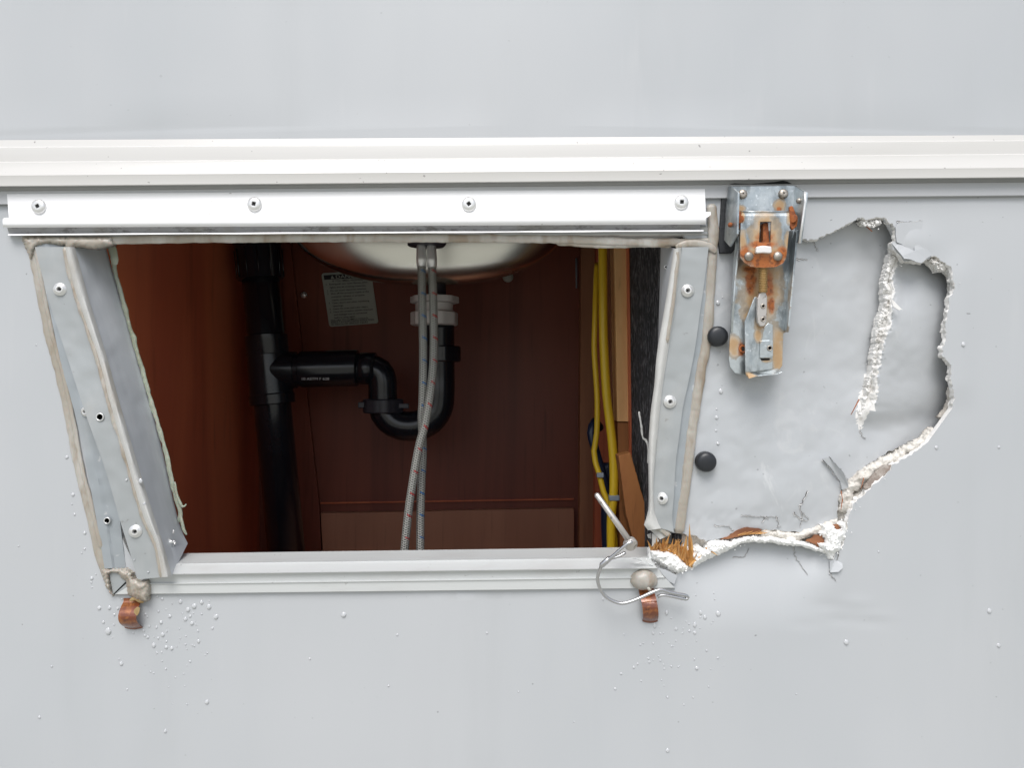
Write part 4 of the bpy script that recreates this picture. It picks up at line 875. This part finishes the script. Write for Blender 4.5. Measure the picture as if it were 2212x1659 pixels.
cp = root('carpet_panel', 'black fuzzy carpeted side panel just inside the right edge of the opening', 'panel', V(1400, 1190, .1))
rows = []
for i in range(40):
    t = i / 39; d = lerp(.006, .150, t); rows.append([Vector((lerp(xr + .004, V(1357 + (k / 30) * 10, 0, .15).x + .001, t), d, lerp(zt - .03, -.30, k / 30))) + Vector((.0006 * fbm(i, k * .7), 0, 0)) for k in range(31)])
x = MB(); x.loft(rows, thick=(.006, 0, 0)); x.build('carpet', M['carpet'], cp)
x = MB(); x.prism([(1354.5, 430), (1357.5, 430), (1366, 1000), (1372, 1250), (1368, 1250), (1362, 1000)], .155, .01); x.build('edge_trim', M['cherry'], cp, smooth=False)
x = MB(); bead(x, c4((1560, 1460), (1572, 1540), (1590, 1659)) + c5((625, 300), (640, 370), (638, 460)), 2.2, 5, .055, 99, .7, step=2); x.build('torn_fibres', M['seal_grey'], cp)
def cable(name, pts, ds, r, mat, lb, flat=1):
    P = [tuple(V(*p, d)) for p, d in zip(pts, ds)]; m = MB(); m.tube([Vector(q) for q in smooth_path(P, .006)], r, 14, flat=flat)
    o = m.build(name, mat, None, at=V(*pts[-1], ds[-1])); o['label'] = lb; o['category'] = 'cable'; o['group'] = 'electrical cables beside the pine post'; return o
p = [(1301, 440), (1302, 560), (1303, 700), (1306, 780), (1311, 859), (1322, 952), (1326, 1014), (1325, 1076), (1320, 1129), (1322, 1260)]
ycab = cable('electrical_cable', p, [.17] * 10, .0044, M['cable'], 'thick yellow cable running straight down beside the pine post')
p = [(1290, 570), (1288, 600), (1285, 700), (1284, 760), (1290, 859), (1289, 936), (1283, 974), (1286, 998), (1295, 1026), (1304, 1064), (1317, 1095), (1327, 1157), (1330, 1260)]
ycab2 = cable('electrical_cable', p, [.20, .195, .19, .19, .19, .19, .19, .188, .186, .184, .182, .18, .18], .0029, M['cable'], 'thin yellow cable kinking out from the brown edge board')
p = [(1296, 925), (1284, 912), (1277, 935), (1284, 965), (1294, 1000), (1306, 1040), (1314, 1080), (1322, 1130), (1326, 1260)]
cable('electrical_cable', p, [.215, .205, .20, .20, .20, .20, .20, .20, .20], .0044, M['cable_blue'], 'dark blue cable looping behind the yellow cables')
p = [(1312, 1000), (1316, 1060), (1310, 1110), (1316, 1260)]
cable('electrical_cable', p, [.23, .23, .23, .23], .0060, M['cable_blue'], 'dark blue cable hanging straight behind the others near the sill')
x = MB(); x.box(V(1296, 1026, .184), (.0034, .0040, .0024)); x.build('cable_tie', M['staple'], ycab2, smooth=False, bevel=.0008)
x = MB(); x.box(V(1326, 1075, .170), (.0050, .0050, .0026)); x.build('cable_tie', M['staple'], ycab, smooth=False, bevel=.0008)

# ------------------------------------------------------------------ sink
sk = root('sink', 'stainless steel sink bowl, narrow front to back, hanging under the countertop', 'sink', V(925, 600, .30))
cx, cy = V(925, 0, .285).x, .285; k_ = S * (D + .27) / D; RX, RY, RZ, B0 = 300 * S * (D + .285) / D, .035, 150 * k_, .002; zb_ = (829.5 - 618) * S * (D + .29) / D  # bowl squeezed front to back, shaped so its underside reflects bright
rows = []; NN = 2.2
for i in range(50):
    t = i / 49
    if i < 42: th = math.radians(88.5 - 88.5 * i / 41); r_ = math.cos(th) ** (2 / NN); z_ = zb_ + RZ * (1 - math.sin(th) ** (2 / NN)) if th > 0 else zb_ + RZ
    else: r_ = 1 + .02 * (i - 41) / 8; z_ = zb_ + RZ + (.2140 - zb_ - RZ) * (i - 41) / 8
    rows.append([Vector((cx + RX * r_ * math.cos(a), cy + RY * r_ * math.sin(a) + B0 * math.tanh(5 * math.sin(a)), z_)) for a in (2 * math.pi * k / 96 for k in range(96))])
x = MB(); x.loft(rows, closed=True); x.build('bowl', M['steel'], sk, sharp=80)
x = MB(); x.tube([Vector((V(944, 0, .3).x, .29, .140)), V(944, 640, .29)], [.0105, .0105], 20); x.build('tailpiece', M['nut_black'], sk)
def cyl(mb, u, v0, v1, d, r, seg=32, lobes=0, m=0):
    a, b = V(u, v0, d), V(u, v1, d); mid = a.lerp(b, .5)
    ax = (a - b); L = ax.length
    mb.lathe([(r * .94, 0), (r, L * .08), (r, L * .92), (r * .94, L)], b, ax, seg, m, (lambda k, an: 1 + .05 * (1 if math.cos(an * lobes) > .3 else 0)) if lobes else None)
x = MB(); cyl(x, 939, 641, 655, .29, .0265, 40, 8); cyl(x, 938, 655, 676, .29, .0215, 40); cyl(x, 938, 674, 703, .29, .0258, 48, 10); x.build('strainer_nut', M['white_plastic'], sk, sharp=40)

# ------------------------------------------------------------------ drain stack and trap
ds = root('drain_stack', 'black plastic vertical drain pipe with tee branch inside the cabinet', 'pipe', V(628, 1260, .30))
top, bot = Vector(V(551, 470, .30)), Vector(V(632, 1330, .30))
axis = (bot - top); Ls = axis.length; axn = axis.normalized()
def at(v): t = (v - 470) / 860; return top.lerp(bot, t)
x = MB(); x.tube([top, at(760), bot], .0208, 40); x.build('pipe', M['abs'], ds)
x = MB(); x.tube([at(478), at(520), at(526), at(528), at(603), at(606)], [.0265, .0265, .0275, .0262, .0255, .0215], 40); x.build('coupling', M['abs'], ds, sharp=30)
x = MB(); x.tube([at(722), at(725), at(765), at(767), at(850), at(853), at(872), at(874)], [.0210, .0238, .0238, .0232, .0245, .0255, .0255, .0210], 40)
tee0 = at(800); x.tube([tee0, V(640, 799, .30)], [.023, .0212], 36); x.build('tee', M['abs'], ds, sharp=30)
for a in range(7):
    pass
x = MB()
for k in range(12):
    an = 2 * math.pi * k / 12; e = axn.orthogonal().normalized(); g = axn.cross(e); o_ = .0262 * (math.cos(an) * e + math.sin(an) * g)
    x.tube([at(540) + o_, at(600) + o_ * .98], .0009, 6)
x.build('grip_rib', M['abs'], ds)
x = MB(); x.tube([V(630, 799, .30), V(650, 799, .30), V(652, 798, .30), V(770, 795, .30), V(773, 795, .30), V(776, 795, .30)], [.0195, .0195, .0212, .0212, .0205, .017], 40); x.build('branch_pipe', M['abs'], ds, sharp=30)
def textmesh(name, s, mat, parent, fit, size=None, bold=0):
    """text mapped into a quad: fit(x, y) gives the world point for 0..1 coordinates"""
    cu = bpy.data.curves.new('t', 'FONT'); cu.body = s; cu.offset = bold; to = bpy.data.objects.new('t', cu); COL.objects.link(to)
    me = bpy.data.meshes.new_from_object(to.evaluated_get(bpy.context.evaluated_depsgraph_get())); bpy.data.objects.remove(to)
    co = [v.co.copy() for v in me.vertices]; fs_ = [tuple(p.vertices) for p in me.polygons]
    x0 = min(c.x for c in co); x1 = max(c.x for c in co)
    return [fit((c.x - x0) / (x1 - x0), c.y / .7) for c in co], fs_
def pipe_txt(x, y):
    u = lerp(652, 711, x); v = lerp(821, 815.5, y); p = V(u, v, .2805); return p
vs_, fs_ = textmesh('t', '10 ASTM F 628', None, None, pipe_txt); x = MB(); x.add(vs_, fs_); x.build('printed_text', M['pipe_ink'], ds, smooth=False)
tp = root('drain_trap', 'black plastic P-trap curving under the sink from tee to strainer', 'trap', V(890, 935, .30))
P = [V(770, 797, .30), V(800, 797, .30), V(818, 803, .30), V(826, 822, .30), V(827, 850, .30), V(828, 880, .30)]
x = MB(); x.tube([Vector(q) for q in smooth_path([tuple(q) for q in P], .004)], .0165, 32); x.tube([V(775, 796, .30), V(779, 796, .30), V(812, 796, .30)], [.0150, .0186, .0186], 32); x.build('elbow', M['abs'], tp)
P = [V(828, 872, .30), V(832, 892, .30), V(852, 913, .30), V(885, 921, .30), V(922, 912, .30), V(945, 885, .30), V(950, 850, .30), V(950, 790, .30), V(949, 700, .29)]
x = MB(); x.tube([Vector(q) for q in smooth_path([tuple(q) for q in P], .004)], .0172, 36); x.build('bend', M['abs'], tp)
x = MB(); cyl(x, 828, 862, 892, .30, .0232, 48, 6); x.build('slip_nut', M['nut_black'], tp, sharp=40)
x = MB(); cyl(x, 952, 748, 782, .30, .0225, 48, 6); x.build('slip_nut', M['abs'], tp, sharp=40)
x = MB(); x.box(V(783, 875, .29), (.005, .002, .0035)); x.build('nut_wing', M['nut_black'], tp, smooth=False, bevel=.001)
x = MB(); x.box(V(872, 877, .29), (.006, .002, .003)); x.build('nut_wing', M['nut_black'], tp, smooth=False, bevel=.001)

# ------------------------------------------------------------------ braided supply hoses
def braid(name, tick):
    m = Mat(name, (.36, .36, .33), .4, .2); uv = m.n.new("ShaderNodeSeparateXYZ"); m.l.new(m.tc.outputs["UV"], uv.inputs[0])
    a = m.math('SINE', m.math('ADD', m.math('MULTIPLY', uv.outputs[0], 2 * math.pi * 5), m.math('MULTIPLY', uv.outputs[1], 2 * math.pi * 4.2)))
    b = m.math('SINE', m.math('SUBTRACT', m.math('MULTIPLY', uv.outputs[0], 2 * math.pi * 5), m.math('MULTIPLY', uv.outputs[1], 2 * math.pi * 4.2)))
    w = m.math('MAXIMUM', a, b); m.mix(m.ramp(w, .62, -.05), (.03, .028, .027), .9)
    fr = m.math('FRACT', m.math('ADD', m.math('MULTIPLY', uv.outputs[1], 1 / 2.2), m.math('MULTIPLY', uv.outputs[0], .5)))
    band = m.math('LESS_THAN', fr, .085); side = m.math('GREATER_THAN', m.math('SINE', m.math('MULTIPLY', uv.outputs[0], 2 * math.pi * 2)), -.2)
    m.mix(m.math('MULTIPLY', m.math('MULTIPLY', band, side), m.ramp(w, -.2, .3)), tick, .95); m.bump(w, .0004, .8); return m.m
def hose(lb, pts, ds_, mat):
    r = root('supply_hose', lb, 'hose', V(*pts[-1], ds_[-1]), 'braided supply hoses under the sink')
    P = [Vector(q) for q in smooth_path([tuple(V(*p, d)) for p, d in zip(pts, ds_)], .003)]
    seg = 24; n = len(P); vs, uv, fs = [], [], []; side = Vector((1, 0, 0)); L = 0
    for i, p in enumerate(P):
        if i: L += (P[i] - P[i - 1]).length
        t = (P[min(i + 1, n - 1)] - P[max(i - 1, 0)]).normalized(); side = (side - t * side.dot(t)).normalized(); g = t.cross(side)
        for k in range(seg + 1):
            a = 2 * math.pi * k / seg; vs.append(p + .0038 * (math.cos(a) * side + math.sin(a) * g)); uv.append((k / seg, L / .0092))
    for i in range(n - 1):
        for k in range(seg): a = i * (seg + 1) + k; fs.append((a, a + 1, a + seg + 2, a + seg + 1))
    obj('braid', vs, fs, mat, r, uvs=uv)
    c = MB(); a, b = P[0], P[6]; c.tube([a + (a - b).normalized() * .012, a, a.lerp(b, .5), b], [.0040, .0044, .0047, .0044], 20); c.build('crimp_sleeve', M['screw'], r); return r
hose('braided steel supply hose with blue tick marks, left of the pair under the sink', [(910, 540), (912, 649), (914, 760), (913, 858), (911, 900), (913, 950), (913, 990), (910, 1048), (908, 1135), (908, 1260)], [.115, .115, .115, .115, .118, .122, .122, .12, .12, .12], braid('blue_tick_braid', (.03, .14, .36)))
hose('braided steel supply hose with red tick marks, crossing over to the left', [(932, 540), (935, 621), (937, 732), (935, 797), (928, 858), (917, 920), (905, 965), (893, 1033), (881, 1117), (868, 1250)], [.115, .115, .115, .114, .110, .106, .105, .106, .108, .11], braid('red_tick_braid', (.45, .03, .03)))
x = MB(); cyl(x, 922, 500, 531, .115, .0170, 36, 6); x.build('body', M['nut_black'], None)
o = bpy.data.objects['body']; o.name = 'faucet_nut'; o['label'] = 'black ribbed faucet nut above the two hoses'; o['category'] = 'nut'

# ------------------------------------------------------------------ warning label
wl_ = root('warning_label', 'skewed propane danger label stuck on the cabinet back', 'label', V(760, 645, .418))
Q = [(694, 590), (801, 584), (817.5, 698), (711.5, 706)]
def lp_(x, y, d=.4175):
    a = [lerp(Q[0][i], Q[1][i], x) for i in (0, 1)]; b = [lerp(Q[3][i], Q[2][i], x) for i in (0, 1)]; return V(lerp(a[0], b[0], y), lerp(a[1], b[1], y), d)
def rr_(n=6, r=.05):
    out = []
    for cx_, cy_, a0 in ((r, r, 180), (1 - r, r, 270), (1 - r, 1 - r, 0), (r, 1 - r, 90)):
        for k in range(n + 1): a = math.radians(a0 + 90 * k / n); out.append((cx_ + r * math.cos(a), cy_ + r * math.sin(a)))
    return out
pp = [lp_(a, b) for a, b in rr_()]; x = MB(); n = len(pp); x.add(pp + [q + Vector((0, .0012, 0)) for q in pp], [tuple(range(n))] + [(i, (i + 1) % n, (i + 1) % n + n, i + n) for i in range(n)]); x.build('sticker', M['label'], wl_, smooth=False)
x = MB(); x.add([lp_(a, b, .4170) for a, b in ((.04, .04), (.96, .04), (.96, .125), (.04, .125))], [(0, 1, 2, 3)]); x.build('header_bar', M['ink'], wl_, smooth=False)
lines = [('IF YOU SMELL PROPANE', .20, .82, .16, .033), ('1.', .06, .085, .215, .03), ('Extinguish any open flames, pilot', .13, .90, .215, .03), ('lights and all smoking materials.', .13, .86, .275, .03), ('2.', .06, .085, .335, .03), ('Do not touch electrical switches.', .13, .86, .335, .03),
    ('3.', .06, .085, .39, .03), ('Shut off the propane supply at the', .13, .90, .39, .03), ('container valve(s) or propane', .13, .80, .45, .03), ('supply connection.', .13, .55, .51, .03), ('4.', .06, .085, .565, .03), ('Open doors and other ventilating', .13, .88, .565, .03), ('openings.', .13, .35, .62, .03),
    ('5.', .06, .085, .675, .03), ('Leave the area until odor clears.', .13, .84, .675, .03), ('6.', .06, .085, .73, .03), ('Have the propane system checked', .13, .92, .73, .03), ('and leakage source corrected', .13, .80, .785, .03), ('before using again.', .13, .56, .84, .03),
    ('FAILURE TO COMPLY COULD', .05, .80, .89, .03), ('RESULT IN EXPLOSION RESULTING', .05, .92, .925, .03), ('IN DEATH OR SERIOUS INJURY', .05, .80, .965, .03)]
x = MB()
for s_, x0, x1, y, h in lines:
    vv, ff = textmesh('t', s_, None, None, lambda a, b, x0=x0, x1=x1, y=y, h=h: lp_(lerp(x0, x1, a), y + h * .45 - b * h, .4168), bold=.012); x.add(vv, ff)
x.build('lettering', M['ink'], wl_, smooth=False)
x = MB(); vv, ff = textmesh('t', 'DANGER', None, None, lambda a, b: lp_(lerp(.28, .82, a), .112 - b * .06, .4164), bold=.02); x.add(vv, ff)
x.add([lp_(a, b, .4164) for a, b in ((.17, .115), (.25, .115), (.21, .05))], [(0, 1, 2)]); x.build('header_lettering', M['label'], wl_, smooth=False)

# ------------------------------------------------------------------ water drops
def dropmesh(name, k, el):
    bm = bmesh.new(); bmesh.ops.create_uvsphere(bm, u_segments=18, v_segments=12, radius=1); 
    for v in bm.verts:
        z = v.co.z; v.co.y *= .55 * (1 - .25 * z); w = 1 - .22 * max(0, z); v.co.x *= w * (1 + .08 * mn.noise(v.co * 2 + Vector((k, 0, 0)))); v.co.z *= el
    me = bpy.data.meshes.new(name); bm.to_mesh(me); bm.free(); me.materials.append(M['water'])
    for p in me.polygons: p.use_smooth = True
    return me
dm = [dropmesh('water_drop', k, e) for k, e in enumerate((1.0, 1.12, 1.25, 1.5, 2.0))]
def drop(u, v, r, lb, gp, j=None, d=None):
    o = bpy.data.objects.new('water_drop', dm[j if j is not None else rnd.choice((0, 0, 1, 1, 2))]); COL.objects.link(o); h = wall_h(u, v) if d is None else d
    o.location = V(u, v, h - .00005); o.scale = (r * S * (.85 if 'scattered' in gp else 1.08),) * 3; o.rotation_euler = (0, rnd.uniform(-.3, .3), 0); o['label'] = lb; o['category'] = 'water drop'; o['group'] = gp
rnd = random.Random(21)
A = ('water bead in the cluster on the grey wall around the left rusty clip', 'water beads round the left clip')
for (px, py, r) in ((560, 1413, 10), (617, 1411, 9), (665, 1414, 7), (687, 1362, 6), (645, 1450, 6), (583, 1492, 7), (644, 1507, 5), (611, 1543, 15), (634, 1580, 4), (751, 1554, 6), (810, 1541, 7), (817, 1568, 6), (833, 1577, 8), (867, 1623, 10), (892, 1583, 6), (917, 1563, 10), (937, 1634, 9), (968, 1640, 10),
        (883, 1521, 6), (842, 1517, 6), (908, 1494, 9), (893, 1431, 6), (957, 1459, 9), (915, 1360, 8), (887, 1348, 6), (985, 1336, 5), (1018, 1377, 10), (1060, 1422, 11), (1095, 1402, 13), (1137, 1380, 10), (1178, 1406, 12), (1218, 1462, 12), (1045, 1475, 10), (1082, 1499, 10), (1072, 1458, 7), (1137, 1447, 5), (1090, 1440, 4),
        (1120, 1601, 8), (1117, 1543, 5), (1046, 1618, 5), (1096, 1627, 5), (1016, 1584, 4), (1030, 1443, 4), (935, 1421, 4), (1198, 1527, 7), (1180, 1372, 4), (1012, 1530, 4), (517, 1245, 9), (541, 1222, 4), (515, 1268, 5), (519, 1295, 4), (586, 1248, 6), (478, 989, 8), (478, 1079, 6), (461, 1102, 4), (421, 884, 6), (411, 772, 9), (406, 826, 4), (377, 561, 9), (1938, 1450, 14)):
    (p,) = c2((px, py)); drop(p[0], p[1], r * .383 * 1.05, *A)
for _ in range(45):
    drop(rnd.gauss(375, 48), rnd.gauss(1405, 60), rnd.uniform(.8, 2.2), *A)
B = ('water bead in the cluster on the grey wall below the right rusty clip', 'water beads below the right clip')
for (px, py, r, j) in ((767, 1497, 11, 3), (1003, 1499, 10, 3), (1033, 1530, 11, 2), (1125, 1505, 15, 1), (962, 1583, 11, 3), (682, 1585, 10, 4), (672, 1640, 7, 3), (722, 1643, 5, 0), (833, 1610, 8, 2), (883, 1608, 5, 0), (922, 1577, 5, 0), (878, 1640, 5, 0), (962, 1637, 9, 2), (1000, 1530, 6, 0), (1000, 1605, 4, 0), (903, 1560, 4, 0), (1090, 1555, 5, 0), (1078, 1575, 4, 0), (470, 1650, 5, 0), (325, 1405, 6, 3), (1095, 1362, 5, 1), (1100, 1405, 5, 1), (970, 1375, 5, 0)):
    (p,) = c5((px, py)); drop(p[0], p[1], r * .3106 * 1.1, *B, j=j)
for _ in range(42): drop(rnd.gauss(1430, 55), rnd.gauss(1425, 42), rnd.uniform(.8, 2.6), *B)
Cc = 'water beads beside the bumpers'
for (u, v, r, lb) in ((1551, 654, 4.5, 'larger water bead above the upper rubber bumper'), (1561, 642, 1.6, 'tiny water bead just above the bead over the upper rubber bumper'), (1557, 845, 4.6, 'large water bead topping the upright row between the two bumpers'), (1560, 832, 1.6, 'tiny water bead just above the topmost large bead of the row between bumpers'),
    (1548, 884, 2, 'small water bead second in the upright row between the bumpers'), (1548, 902, 3.6, 'round water bead midway down the row between the bumpers'), (1547, 930, 2.4, 'small water bead second from the bottom of the row between bumpers'), (1551, 958, 3.6, 'lowest water bead of the row, just above the lower bumper'), (1549, 916, 1.2, 'pinpoint water bead under the midway bead of the row between bumpers')): drop(u, v, r, lb, Cc, d=in_h(u, v))
Dd = 'water beads scattered on the open wall'
for (u, v, r, lb) in ((2081, 744, 5.5, 'water bead on the wall just right of the upper torn hole edge'), (2158, 966, 3.8, 'water bead near the right border of the photo, below the hole'), (2023, 967, 4.5, 'water bead just below the lower right edge of the torn hole'),
    (1828, 1388, 6.5, 'big water bead straight below the torn corner with the white foam'), (2137, 1320, 6, 'upper of two big water beads at the far lower right of the wall'), (2157, 1395, 5, 'lower of two big water beads at the far lower right of the wall'),
    (262, 1434, 5, 'water bead left of the bead cluster, below the left rusty clip'), (447, 1517, 5.5, 'large water bead at the bottom right end of the left bead cluster'), (357, 1580, 4.5, 'water bead below the whole left bead cluster, near the photo bottom'),
    (839, 1482, 3, 'small lone water bead far below the middle of the sill rail'), (1505, 1444, 4.5, 'water bead right of the cluster below the right clip'), (742, 1330, 5, 'large water bead just below the left half of the sill rail'), (669, 1424, 3, 'small water bead between the left cluster and the big bead under the sill'),
    (858, 1372, 3.2, 'left of two small water beads under the middle of the sill rail'), (1052, 1368, 3, 'right of two small water beads under the middle of the sill rail'), (112, 1440, 3, 'small water bead near the left border, below clip height'), (85, 1550, 4, 'water bead at the bottom left corner of the photo'),
    (1898, 1192, 2.5, 'tiny water bead just right of the white foam corner of the tear'), (1442, 1622, 5, 'water bead at the very bottom below the right clip'), (1120, 1495, 2, 'tiny water bead left of the right cluster'), (78, 745, 2, 'tiny water bead on the wall left of the bent rail'),
    (1240, 1560, 2, 'tiny water bead near the photo bottom, left of the right cluster'), (1720, 1500, 2, 'tiny water bead between the right cluster and the big lone bead'), (40, 1180, 2.4, 'tiny water bead at the left border beside the bent rail foot')):
    drop(u, v, r, lb, Dd, j=1 if r > 4 else 0)
Ee = 'water beads on the left rail'; EL = iter(('water bead on the flat face of the bent left rail, above the rest', 'large water bead on the pale rib of the bent left rail', 'water bead on the pale rib just below the large bead', 'water bead on the bent left rail just below its lowest rivet', 'lowest water bead on the bent left rail, near its foot'))
for (px, py, r, d) in ((713, 690, 6, -.0104), (793, 695, 11, -.0150), (813, 823, 9, -.0150), (1145, 460, 0, 0), (757, 1140, 4, -.0104), (835, 1210, 5, -.0104)):
    if r: (p,) = c2((px, py)); drop(p[0], p[1], r * .383, next(EL), Ee, d=d)
